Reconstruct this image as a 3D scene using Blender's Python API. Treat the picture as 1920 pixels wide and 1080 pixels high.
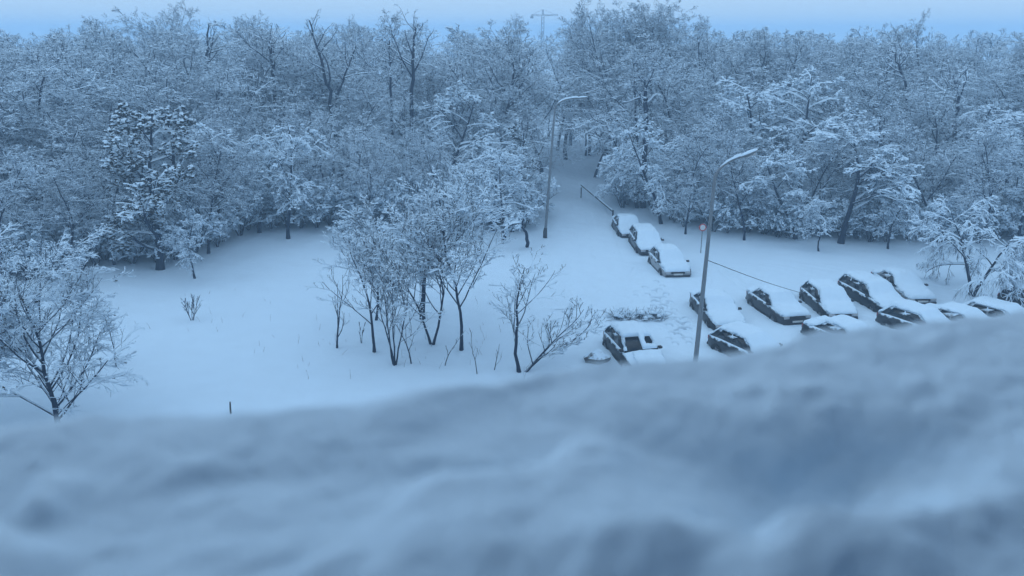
import bpy, bmesh, math
import numpy as np
from mathutils import Vector, Matrix

for o in list(bpy.data.objects):
    bpy.data.objects.remove(o, do_unlink=True)
scene = bpy.context.scene
C = scene.collection
R = math.radians
rng = np.random.default_rng(11)

# ------------------------------------------------------------------ camera
CAM_H, FPX, PITCH = 14.0, 1500.0, 17.75
cam = bpy.data.cameras.new('camera')
cam.sensor_width = 36.0
cam.lens = 36.0 * FPX / 1920.0
cam.clip_start, cam.clip_end = 0.02, 4000
cam.dof.use_dof = True
cam.dof.focus_distance = 46.0
cam.dof.aperture_fstop = 4.2
cam_o = bpy.data.objects.new('camera', cam)
cam_o.location = (0, 0, CAM_H)
cam_o.rotation_euler = (R(90 - PITCH), 0, 0)
C.objects.link(cam_o)
scene.camera = cam_o

# ------------------------------------------------------------------ overcast blue dusk sky
SUN_EL, SUN_AZ = R(40), R(-95)
world = bpy.data.worlds.new('World')
scene.world = world
world.use_nodes = True
nt = world.node_tree
nt.nodes.clear()
out = nt.nodes.new('ShaderNodeOutputWorld')
bg = nt.nodes.new('ShaderNodeBackground')
sky = nt.nodes.new('ShaderNodeTexSky')
sky.sky_type = 'NISHITA'
sky.sun_disc = False
sky.sun_elevation = SUN_EL
sky.sun_rotation = SUN_AZ
sky.air_density = 1.0
sky.dust_density = 0.3
sky.ozone_density = 5.0
cloud = nt.nodes.new('ShaderNodeMix')
cloud.data_type = 'RGBA'
cloud.inputs[0].default_value = 0.94            # the even cloud layer over the clear sky
cloud.inputs[7].default_value = (5.5, 7.7, 10.1, 1)
nt.links.new(sky.outputs[0], cloud.inputs[6])
nt.links.new(cloud.outputs[2], bg.inputs[0])
bg.inputs[1].default_value = 0.10
nt.links.new(bg.outputs[0], out.inputs[0])

sun = bpy.data.lights.new('sun', 'SUN')
sun.energy = 0.3
sun.angle = R(70)
sun.color = (0.62, 0.82, 1.0)
sun_o = bpy.data.objects.new('sun', sun)
sdir = Vector((math.sin(SUN_AZ) * math.cos(SUN_EL), math.cos(SUN_AZ) * math.cos(SUN_EL), math.sin(SUN_EL)))
sun_o.rotation_euler = sdir.to_track_quat('Z', 'Y').to_euler()
sun_o.location = (0, 0, 60)
C.objects.link(sun_o)

vs = scene.view_settings
vs.view_transform = 'Standard'
vs.look = 'None'
vs.exposure = 0.0
vs.gamma = 1.0
vs.use_curve_mapping = False
cy = scene.cycles
cy.use_denoising = True
cy.max_bounces = 4
cy.diffuse_bounces = 3
cy.glossy_bounces = 2
cy.transmission_bounces = 1
cy.caustics_reflective = False
cy.caustics_refractive = False
cy.volume_bounces = 2
cy.use_adaptive_sampling = True
cy.adaptive_threshold = 0.03

# ------------------------------------------------------------------ geometry helpers
CP, SP = math.cos(R(PITCH)), math.sin(R(PITCH))

def ray(px, py):
    a = (px - 960) / FPX
    b = (py - 540) / FPX
    return np.array((a, CP - b * SP, -(SP + b * CP)))

def at(px, py, z=0.0):
    """ground point seen at photo pixel (px, py), on the level z"""
    d = ray(px, py)
    t = (z - CAM_H) / d[2]
    return np.array((d[0] * t, d[1] * t, z))

def at_dist(px, py, dist):
    """point on that ray at horizontal distance dist"""
    d = ray(px, py)
    t = dist / d[1]
    return np.array((d[0] * t, dist, CAM_H + d[2] * t))

def proj(p):
    dx, dy, dz = p[0], p[1], p[2] - CAM_H
    f = dy * CP - dz * SP
    u = -dy * SP - dz * CP
    return 960 + FPX * dx / f, 540 + FPX * u / f

def ground_h(x, y):
    x = np.asarray(x, float); y = np.asarray(y, float)
    a = 0.10 * np.sin(x * 0.21 + 1.3) * np.sin(y * 0.17 + 0.4) + 0.05 * np.sin(x * 0.53 + y * 0.31) \
        + 0.03 * np.sin(x * 1.1 - y * 0.9 + 2) + 0.018 * np.sin(x * 2.3 + y * 1.7) * np.sin(y * 2.1 - x * 0.6)
    a = a + 0.012 * np.sin(x * 4.1 + 2 * np.sin(y * 0.9)) * np.sin(y * 3.3 + 1.5 * np.sin(x * 1.2))
    wood = np.clip((y - 52) / 20, 0, 1)
    a = a + wood * 0.18 * np.sin(x * 0.33 + 0.7) * np.sin(y * 0.41)
    lot = np.clip((x - 4) / 6, 0, 1) * np.clip((52 - y) / 6, 0, 1)
    return a * (1 - 0.75 * lot)

def mesh_from(name, V, F, smooth=False):
    V = np.asarray(V, np.float32).reshape(-1, 3)
    me = bpy.data.meshes.new(name)
    if isinstance(F, np.ndarray):
        n, k = F.shape
        me.vertices.add(len(V)); me.vertices.foreach_set('co', V.ravel())
        me.loops.add(n * k); me.loops.foreach_set('vertex_index', F.astype(np.int32).ravel())
        me.polygons.add(n)
        me.polygons.foreach_set('loop_start', np.arange(0, n * k, k, dtype=np.int32))
        me.update(calc_edges=True)
    else:
        me.from_pydata(V.tolist(), [], F)
        me.update()
    if smooth:
        me.polygons.foreach_set('use_smooth', np.ones(len(me.polygons), dtype=bool))
    return me

def link(name, me, mat=None, parent=None):
    o = bpy.data.objects.new(name, me)
    C.objects.link(o)
    if mat is not None and me is not None and len(me.materials) == 0:
        me.materials.append(mat)
    if parent is not None:
        o.parent = parent
    return o

def tag(o, label, cat, group=None):
    o['label'] = label; o['category'] = cat
    if group: o['group'] = group
    return o

def thing(name, loc, rz=0.0, label=None, cat=None, group=None):
    o = bpy.data.objects.new(name, None)
    o.empty_display_size = 0.3
    C.objects.link(o)
    o.location = loc; o.rotation_euler = (0, 0, rz)
    if label: tag(o, label, cat, group)
    return o

class Soup:
    """collects quads"""
    def __init__(s): s.V = []; s.F = []; s.n = 0
    def add(s, V, F):
        V = np.asarray(V, float).reshape(-1, 3)
        s.V.append(V); s.F.append(np.asarray(F, int) + s.n); s.n += len(V)
    def mesh(s, name, smooth=False):
        if not s.V:
            return mesh_from(name, np.zeros((0, 3)), np.zeros((0, 4), int))
        return mesh_from(name, np.concatenate(s.V), np.concatenate(s.F), smooth)
    def box(s, x0, x1, y0, y1, z0, z1):
        V = [(x0,y0,z0),(x1,y0,z0),(x1,y1,z0),(x0,y1,z0),(x0,y0,z1),(x1,y0,z1),(x1,y1,z1),(x0,y1,z1)]
        s.add(V, [(0,3,2,1),(4,5,6,7),(0,1,5,4),(1,2,6,5),(2,3,7,6),(3,0,4,7)]); return s
    def hexa(s, V):
        s.add(V, [(0,3,2,1),(4,5,6,7),(0,1,5,4),(1,2,6,5),(2,3,7,6),(3,0,4,7)]); return s
    def tube(s, pts, rad, sides=8, cap=True):
        P = np.asarray(pts, float)[None]
        Rr = np.broadcast_to(np.asarray(rad, float), (len(pts),))[None]
        V, F = tubes(P, Rr, sides)
        s.add(V, F)
        if cap:
            k = len(pts)
            for j, rev in ((0, True), (k - 1, False)):
                ring = np.arange(sides) + j * sides
                c = len(V)
                Vc = P[0, j]
                idx = []
                for i in range(0, sides, 2):
                    q = [ring[i], ring[(i + 1) % sides], ring[(i + 2) % sides]]
                    idx.append(q)
                s.add(np.concatenate([V[ring], Vc[None]]), [((i, i + 1, (i + 2) % sides, sides) if not rev else ((i + 2) % sides, i + 1, i, sides)) for i in range(0, sides, 2)])
        return s

def unit(a):
    return a / np.maximum(np.linalg.norm(a, axis=-1, keepdims=True), 1e-9)

def tubes(P, Rr, sides):
    """P (B,K,3) polylines, Rr (B,K) radii -> quads"""
    B, K, _ = P.shape
    T = unit(np.gradient(P, axis=1))
    ref = np.zeros_like(T); ref[..., 2] = 1
    flat = np.abs(T[:, :1, 2]) > 0.9
    ref = np.where(flat[..., None], np.array((1.0, 0, 0)), ref)
    N1 = unit(np.cross(T, ref)); N2 = np.cross(T, N1)
    a = np.arange(sides) * 2 * math.pi / sides
    V = P[:, :, None, :] + Rr[:, :, None, None] * (np.cos(a)[None, None, :, None] * N1[:, :, None, :] + np.sin(a)[None, None, :, None] * N2[:, :, None, :])
    b = np.arange(B)[:, None, None] * K * sides
    k = np.arange(K - 1)[None, :, None] * sides
    i = np.arange(sides)[None, None, :]
    j = (i + 1) % sides
    q = np.stack([b + k + i, b + k + sides + i, b + k + sides + j, b + k + j], axis=-1).reshape(-1, 4)
    return V.reshape(-1, 3), q

# small snow lump: a dome of five quads
OCT_V = np.array([(1,0,-.35),(0,1,-.35),(-1,0,-.35),(0,-1,-.35),(.62,0,.75),(0,.62,.75),(-.62,0,.75),(0,-.62,.75)], float)
OCT_F = np.array([(4,5,6,7),(0,1,5,4),(1,2,6,5),(2,3,7,6),(3,0,4,7)])

# ------------------------------------------------------------------ materials
def new_mat(name):
    m = bpy.data.materials.new(name); m.use_nodes = True
    n = m.node_tree.nodes; l = m.node_tree.links
    return m, n, l, n['Principled BSDF']

def noise(n, l, scale, detail=4, coord=None, rough=0.55):
    t = n.new('ShaderNodeTexNoise')
    t.inputs['Scale'].default_value = scale; t.inputs['Detail'].default_value = detail
    t.inputs['Roughness'].default_value = rough
    if coord is not None: l.new(coord, t.inputs['Vector'])
    return t

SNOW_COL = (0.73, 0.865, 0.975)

def snow_mat(name, scale=6.0, bump=0.25, dist=0.05, col=SNOW_COL):
    m, n, l, p = new_mat(name)
    tc = n.new('ShaderNodeTexCoord')
    a = noise(n, l, scale, 6, tc.outputs['Object'])
    ramp = n.new('ShaderNodeMapRange')
    ramp.inputs['To Min'].default_value = 0.93; ramp.inputs['To Max'].default_value = 1.03
    l.new(a.outputs[0], ramp.inputs[0])
    mul = n.new('ShaderNodeVectorMath'); mul.operation = 'SCALE'
    mul.inputs[0].default_value = col
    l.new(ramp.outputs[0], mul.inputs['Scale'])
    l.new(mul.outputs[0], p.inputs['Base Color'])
    p.inputs['Roughness'].default_value = 0.75
    p.inputs['Specular IOR Level'].default_value = 0.2
    b = n.new('ShaderNodeBump'); b.inputs['Strength'].default_value = bump; b.inputs['Distance'].default_value = dist
    c = noise(n, l, scale * 4, 5, tc.outputs['Object'])
    l.new(c.outputs[0], b.inputs['Height'])
    l.new(b.outputs[0], p.inputs['Normal'])
    return m

def plain(name, col, rough=0.6, metal=0.0, vary=0.15, scale=8.0):
    m, n, l, p = new_mat(name)
    tc = n.new('ShaderNodeTexCoord')
    a = noise(n, l, scale, 5, tc.outputs['Object'])
    mr = n.new('ShaderNodeMapRange'); mr.inputs['To Min'].default_value = 1 - vary; mr.inputs['To Max'].default_value = 1 + vary
    l.new(a.outputs[0], mr.inputs[0])
    mul = n.new('ShaderNodeVectorMath'); mul.operation = 'SCALE'; mul.inputs[0].default_value = col
    l.new(mr.outputs[0], mul.inputs['Scale']); l.new(mul.outputs[0], p.inputs['Base Color'])
    p.inputs['Roughness'].default_value = rough; p.inputs['Metallic'].default_value = metal
    return m

def snowed(name, col, lo=0.25, hi=0.6, patch=0.5, scale=9.0, rough=0.85, side=(0, 0, 0)):
    """a surface with snow lying where it faces up, and stuck on in ragged patches"""
    m, n, l, p = new_mat(name)
    tc = n.new('ShaderNodeTexCoord')
    g = n.new('ShaderNodeNewGeometry')
    sep = n.new('ShaderNodeSeparateXYZ'); l.new(g.outputs['Normal'], sep.inputs[0])
    a = noise(n, l, scale, 6, tc.outputs['Object'], 0.65)
    add = n.new('ShaderNodeMath'); add.operation = 'MULTIPLY_ADD'
    add.inputs[1].default_value = patch; l.new(a.outputs[0], add.inputs[0]); l.new(sep.outputs[2], add.inputs[2])
    sub = n.new('ShaderNodeMath'); sub.operation = 'SUBTRACT'; sub.inputs[1].default_value = patch * 0.5
    l.new(add.outputs[0], sub.inputs[0])
    mr = n.new('ShaderNodeMapRange'); mr.inputs['From Min'].default_value = lo; mr.inputs['From Max'].default_value = hi
    l.new(sub.outputs[0], mr.inputs[0])
    b = noise(n, l, scale * 2.5, 4, tc.outputs['Object'])
    br = n.new('ShaderNodeMapRange'); br.inputs['To Min'].default_value = 0.6; br.inputs['To Max'].default_value = 1.4
    l.new(b.outputs[0], br.inputs[0])
    sc = n.new('ShaderNodeVectorMath'); sc.operation = 'SCALE'; sc.inputs[0].default_value = col
    l.new(br.outputs[0], sc.inputs['Scale'])
    mix = n.new('ShaderNodeMix'); mix.data_type = 'RGBA'
    l.new(mr.outputs[0], mix.inputs[0]); l.new(sc.outputs[0], mix.inputs[6]); mix.inputs[7].default_value = (*SNOW_COL, 1)
    l.new(mix.outputs[2], p.inputs['Base Color'])
    p.inputs['Roughness'].default_value = rough
    p.inputs['Specular IOR Level'].default_value = 0.25
    return m

M = {}
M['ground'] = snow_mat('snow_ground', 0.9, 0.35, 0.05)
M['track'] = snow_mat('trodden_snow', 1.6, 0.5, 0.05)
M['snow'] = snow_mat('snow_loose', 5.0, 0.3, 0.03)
M['ledge'] = snow_mat('snow_close', 30.0, 0.5, 0.006)
M['bark'] = snowed('bark_dark', (0.013, 0.022, 0.045), 0.5, 0.85, 0.9, 3.0)
M['bark_pale'] = snowed('bark_pale', (0.115, 0.10, 0.09), 0.35, 0.75, 0.8, 3.0)
M['twig'] = snowed('twig', (0.015, 0.028, 0.060), 0.5, 0.9, 0.6, 6.0)
M['twig_red'] = snowed('twig_reddish', (0.05, 0.046, 0.055), 0.4, 0.85, 0.6, 6.0)
M['leaf'] = plain('dead_leaf', (0.034, 0.033, 0.03), 0.8, 0, 0.4, 30)
M['steel'] = plain('galvanised_steel', (0.20, 0.21, 0.22), 0.5, 0.4, 0.2, 4)
M['dark_steel'] = plain('dark_steel', (0.055, 0.057, 0.06), 0.5, 0.3)
M['rubber'] = plain('tyre_rubber', (0.022, 0.022, 0.023), 0.85)
M['rim'] = plain('wheel_rim', (0.28, 0.29, 0.30), 0.4, 0.6)
M['lens'] = plain('lamp_lens', (0.45, 0.46, 0.48), 0.2, 0, 0.1)
M['tail'] = plain('tail_lens', (0.25, 0.03, 0.03), 0.3)
M['plate'] = plain('number_plate', (0.6, 0.6, 0.58), 0.5, 0, 0.05)
M['black'] = plain('black_trim', (0.025, 0.025, 0.027), 0.6)
M['concrete'] = plain('concrete', (0.20, 0.24, 0.30), 0.9, 0, 0.15, 5)
M['render'] = plain('wall_render', (0.19, 0.25, 0.34), 0.9, 0, 0.12, 2)
M['wood'] = snowed('weathered_wood', (0.07, 0.055, 0.045), 0.5, 0.8, 0.5, 9)
M['stone'] = snowed('dark_stone', (0.09, 0.085, 0.08), 0.5, 0.75, 0.5, 5)
M['red'] = plain('sign_red', (0.45, 0.03, 0.03), 0.5, 0, 0.1)
M['white'] = plain('sign_white', (0.75, 0.75, 0.75), 0.5, 0, 0.05)
mg, n_, l_, p_ = new_mat('car_glass')
p_.inputs['Base Color'].default_value = (0.012, 0.014, 0.017, 1); p_.inputs['Roughness'].default_value = 0.08
M['glass'] = mg
PAINT = {}
for nm, col in dict(black=(0.016, 0.017, 0.019), navy=(0.018, 0.026, 0.05), graphite=(0.05, 0.053, 0.058), silver=(0.30, 0.31, 0.32),
                    green=(0.022, 0.04, 0.034), maroon=(0.06, 0.018, 0.02), white=(0.6, 0.6, 0.6)).items():
    mm = snowed('paint_' + nm, col, 0.42, 0.62, 1.35, 2.6, 0.3)
    PAINT[nm] = mm

# ------------------------------------------------------------------ ground
def axis(segs):
    a = []
    for lo, hi, st in segs:
        a.append(np.arange(lo, hi - 1e-6, st))
    a.append(np.array([segs[-1][1]]))
    return np.concatenate(a)

def grid_mesh(name, X, Y, zf, smooth=True):
    gx, gy = np.meshgrid(X, Y)
    Z = zf(gx, gy)
    V = np.stack([gx, gy, Z], -1).reshape(-1, 3)
    nx, ny = len(X), len(Y)
    i = np.arange(nx - 1)[None, :] + np.arange(ny - 1)[:, None] * nx
    F = np.stack([i, i + 1, i + nx + 1, i + nx], -1).reshape(-1, 4)
    return mesh_from(name, V, F, smooth)

GX = axis([(-1500, -200, 100), (-200, -60, 4), (-60, -32, 1.0), (-32, 34, 0.4), (34, 60, 1.0), (60, 200, 4), (200, 1500, 100)])
GY = axis([(-300, 0, 20), (0, 20, 1), (20, 66, 0.4), (66, 130, 1.0), (130, 260, 4), (260, 1500, 60)])
ground = link('ground', grid_mesh('ground', GX, GY, lambda x, y: ground_h(x, y)), M['ground'])
ground['kind'] = 'structure'

# path through the wood: centre line on the ground
PATH = np.array([at(1118, 600)[:2], at(1108, 540)[:2], at(1098, 480)[:2], at(1090, 430)[:2], at(1085, 390)[:2],
                 at(1068, 330)[:2], at(1040, 280)[:2], at(1018, 245)[:2], at(995, 225)[:2], at(950, 208)[:2]])
# resample
seg = np.linalg.norm(np.diff(PATH, axis=0), axis=1); cum = np.concatenate([[0], np.cumsum(seg)])
ss = np.arange(0, cum[-1], 0.3)
PC = np.stack([np.interp(ss, cum, PATH[:, 0]), np.interp(ss, cum, PATH[:, 1])], -1)
ker = np.ones(31) / 31
PCs = np.stack([np.convolve(np.pad(PC[:, k], 15, 'edge'), ker, 'valid') for k in range(2)], -1)
PT = unit(np.gradient(PCs, axis=0)); PN = np.stack([PT[:, 1], -PT[:, 0]], -1)
pw = np.linspace(-1, 1, 45)
halfw = np.interp(ss, [0, 30, 60, 200], [2.6, 2.6, 2.3, 2.2])
pts = PCs[:, None, :] + (pw[None, :] * halfw[:, None])[..., None] * PN[:, None, :]
vrel = pw[None, :] * halfw[:, None]
rut = -0.055 * np.exp(-((np.abs(vrel) - 0.8) / 0.22) ** 2) + 0.02 * np.sin(ss[:, None] * 2.7 + 3 * vrel) * np.exp(-(vrel / 1.6) ** 2)
edge = np.clip((1 - np.abs(pw[None, :])) / 0.15, 0, 1)
pz = ground_h(pts[..., 0], pts[..., 1]) + 0.05 * edge - 0.03 + (rut + 0.012 * rng.normal(size=rut.shape)) * edge
Vp = np.concatenate([pts, pz[..., None]], -1).reshape(-1, 3)
nx = len(pw)
i = np.arange(nx - 1)[None, :] + np.arange(len(ss) - 1)[:, None] * nx
Fp = np.stack([i, i + 1, i + nx + 1, i + nx], -1).reshape(-1, 4)
path = link('path', mesh_from('path', Vp, Fp, True), M['track'])
path['kind'] = 'structure'

# parking area with trodden snow: footprints and wheel tracks pressed into it
def lot_z(x, y):
    X0, X1, Y0, Y1 = 5.2, 31.0, 24.0, 50.0
    e = np.clip(np.minimum(np.minimum(x - X0, X1 - x), np.minimum(y - Y0, Y1 - y)) / 1.6, 0, 1)
    z = 0.012 * np.sin(x * 5.1 + 2 * np.sin(y * 1.3)) * np.sin(y * 4.3 + x) + 0.008 * np.sin(x * 11 + y * 3) * np.sin(y * 9)
    for (a, b, dep, w) in tracks:
        d = b - a; L = np.hypot(*d); d = d / L
        s = (x - a[0]) * d[0] + (y - a[1]) * d[1]
        q = (x - a[0]) * -d[1] + (y - a[1]) * d[0] + 0.12 * np.sin(s * 0.6)
        z = z - dep * np.exp(-(q / w) ** 2) * (s > 0) * (s < L)
    for (fx, fy, ang, dep) in prints:
        c, s_ = math.cos(ang), math.sin(ang)
        u = (x - fx) * c + (y - fy) * s_; v = -(x - fx) * s_ + (y - fy) * c
        z = z - dep * np.exp(-(u / 0.19) ** 4 - (v / 0.10) ** 4) + 0.25 * dep * np.exp(-((u / 0.30) ** 2 + (v / 0.2) ** 2))
    return ground_h(x, y) + 0.06 * e - 0.03 + z * e

tracks = []
for p0, p1 in (((1350, 505), (1425, 560)), ((1362, 502), (1440, 552)), ((1120, 560), (1290, 640)), ((1330, 640), (1330, 520)), ((1080, 640), (1150, 480)), ((1110, 640), (1190, 500))):
    tracks.append((at(*p0)[:2], at(*p1)[:2], 0.07, 0.14))
prints = []
def trail(pix, step=0.62, dep=0.30, off=0.15):
    P = np.array([at(*p)[:2] for p in pix])
    sg = np.linalg.norm(np.diff(P, axis=0), axis=1); cm = np.concatenate([[0], np.cumsum(sg)])
    k = 0
    for s in np.arange(0, cm[-1], step):
        x = np.interp(s, cm, P[:, 0]); y = np.interp(s, cm, P[:, 1])
        x2 = np.interp(s + .1, cm, P[:, 0]); y2 = np.interp(s + .1, cm, P[:, 1])
        a = math.atan2(y2 - y, x2 - x) if (x2, y2) != (x, y) else 0
        sd = off if k % 2 else -off
        prints.append((x - math.sin(a) * sd + rng.normal() * .05, y + math.cos(a) * sd + rng.normal() * .05, a + rng.normal() * .2, dep * rng.uniform(.7, 1.3)))
        k += 1
trail([(1214, 540), (1240, 580), (1262, 610), (1300, 650)])
trail([(1228, 560), (1236, 590), (1255, 625), (1262, 650)])
trail([(1290, 600), (1278, 618), (1262, 632)], 0.5)
trail([(1235, 530), (1260, 590), (1285, 620)], 0.7)
trail([(1180, 560), (1150, 600), (1110, 640)], 0.6, 0.12)
trail([(1240, 545), (1248, 575), (1268, 600), (1296, 628)], 0.8, 0.2)
trail([(1120, 470), (1150, 520), (1205, 560)], 0.7, 0.12)
LX, LY = np.arange(5.2, 31.01, 0.1), np.arange(24.0, 50.01, 0.1)
lot_me = grid_mesh('parking_area', LX, LY, lot_z)
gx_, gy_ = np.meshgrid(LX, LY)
sl = np.zeros_like(gx_)  # shade inside prints and ruts, painted in as a darker trodden-snow colour
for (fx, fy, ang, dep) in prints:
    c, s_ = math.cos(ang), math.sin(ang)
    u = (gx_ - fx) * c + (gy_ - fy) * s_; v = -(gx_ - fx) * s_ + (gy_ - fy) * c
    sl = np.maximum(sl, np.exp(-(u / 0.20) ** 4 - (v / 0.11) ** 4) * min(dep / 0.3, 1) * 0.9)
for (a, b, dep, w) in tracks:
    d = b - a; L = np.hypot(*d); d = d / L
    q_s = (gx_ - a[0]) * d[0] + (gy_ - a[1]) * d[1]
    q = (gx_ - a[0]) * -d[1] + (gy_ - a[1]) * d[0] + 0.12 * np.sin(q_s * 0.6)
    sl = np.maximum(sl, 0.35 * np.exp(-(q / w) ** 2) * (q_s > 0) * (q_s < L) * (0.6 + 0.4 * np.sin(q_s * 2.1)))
at_ = lot_me.attributes.new('tread_shade', 'FLOAT', 'POINT')
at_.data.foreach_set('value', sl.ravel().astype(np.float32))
ml = snow_mat('trodden_shaded_snow', 1.6, 0.5, 0.05)
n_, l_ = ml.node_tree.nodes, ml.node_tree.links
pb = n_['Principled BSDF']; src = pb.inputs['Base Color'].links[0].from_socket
an = n_.new('ShaderNodeAttribute'); an.attribute_name = 'tread_shade'
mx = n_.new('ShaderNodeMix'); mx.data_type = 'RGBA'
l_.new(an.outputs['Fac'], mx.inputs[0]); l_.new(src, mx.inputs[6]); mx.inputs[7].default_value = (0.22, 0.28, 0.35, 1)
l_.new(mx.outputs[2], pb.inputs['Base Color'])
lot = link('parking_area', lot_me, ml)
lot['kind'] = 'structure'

# ------------------------------------------------------------------ trees
def grow(start, d, length, r0, r1, K, wob, trop, rg, sag=0.0):
    B = len(start)
    P = np.zeros((B, K, 3)); P[:, 0] = start
    d = unit(d)
    st = (length / (K - 1))[:, None]
    for k in range(1, K):
        t = k / (K - 1)
        d = d + rg.normal(size=(B, 3)) * wob
        d[:, 2] += trop - sag * t
        d = unit(d)
        P[:, k] = P[:, k - 1] + d * st
    t = np.linspace(0, 1, K)[None, :]
    Rr = r0[:, None] * (1 - t) + r1[:, None] * t
    return P, Rr

def spawn(P, Rr, n, t0, t1, ang, ratio, rg, rr=0.55, lenfall=0.6, up=0.0):
    """n children for every parent branch, spread over t0..t1"""
    B, K, _ = P.shape
    t = (np.arange(n)[None, :] + rg.uniform(0.1, 0.9, (B, n))) / n * (t1 - t0) + t0
    f = t * (K - 1); i = np.minimum(f.astype(int), K - 2); w = (f - i)[..., None]
    b = np.arange(B)[:, None]
    st = P[b, i] * (1 - w) + P[b, i + 1] * w
    T = unit(P[b, i + 1] - P[b, i])
    rad = Rr[b, i] * (1 - w[..., 0]) + Rr[b, i + 1] * w[..., 0]
    az = rg.uniform(0, 2 * math.pi, (B, n)) + np.arange(n)[None, :] * 2.4
    ref = np.where(np.abs(T[..., 2:3]) > 0.9, np.array((1.0, 0, 0)), np.array((0, 0, 1.0)))
    N1 = unit(np.cross(T, ref)); N2 = np.cross(T, N1)
    a = np.radians(ang) * rg.uniform(0.75, 1.25, (B, n))
    d = np.cos(a)[..., None] * T + np.sin(a)[..., None] * (np.cos(az)[..., None] * N1 + np.sin(az)[..., None] * N2)
    d[..., 2] += up
    plen = np.linalg.norm(np.diff(P, axis=1), axis=2).sum(1)[:, None]
    ln = plen * ratio * (1 - lenfall * (t - t0) / max(t1 - t0, 1e-6)) * rg.uniform(0.7, 1.25, (B, n))
    return st.reshape(-1, 3), d.reshape(-1, 3), ln.ravel(), (rad * rr).ravel()

def snow_strips(P, Rr, w, h, rg, cover=1.0):
    B, K, _ = P.shape
    T = unit(np.gradient(P, axis=1))
    steep = np.clip(1.15 - T[..., 2] ** 2 * 1.25, 0.0, 1)
    s = steep * rg.uniform(0.35, 1.35, (B, K))
    keep = rg.random(B) < cover
    hor = np.stack([T[..., 1], -T[..., 0], np.zeros((B, K))], -1)
    hor = unit(hor + 1e-6)
    ww = (w * s + Rr * 0.7 * steep)[..., None]; hh = (h * s + Rr * 0.6 * steep)
    base = P.copy(); base[..., 2] += Rr * 0.25
    ap = base.copy(); ap[..., 2] += hh + Rr * 0.8 * steep
    V = np.stack([base - hor * ww, ap, base + hor * ww], axis=2)[keep]
    B2 = len(V)
    b = np.arange(B2)[:, None, None] * K * 3; k = np.arange(K - 1)[None, :, None] * 3; i = np.arange(2)[None, None, :]; j = i + 1
    q = np.stack([b + k + i, b + k + 3 + i, b + k + 3 + j, b + k + j], -1).reshape(-1, 4)
    return V.reshape(-1, 3), q

def blobs(C0, size, rg, flat=0.65):
    n = len(C0)
    s = size[:, None, None] * rg.uniform(0.7, 1.3, (n, 8, 1))
    V = OCT_V[None] * s
    a = rg.uniform(0, 6.28, n); c, s_ = np.cos(a)[:, None], np.sin(a)[:, None]
    x, y = V[..., 0] * c - V[..., 1] * s_, V[..., 0] * s_ + V[..., 1] * c
    V = np.stack([x, y, V[..., 2] * flat], -1) + C0[:, None, :]
    F = (np.arange(n)[:, None, None] * 8 + OCT_F[None]).reshape(-1, 4)
    return V.reshape(-1, 3), F

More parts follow.
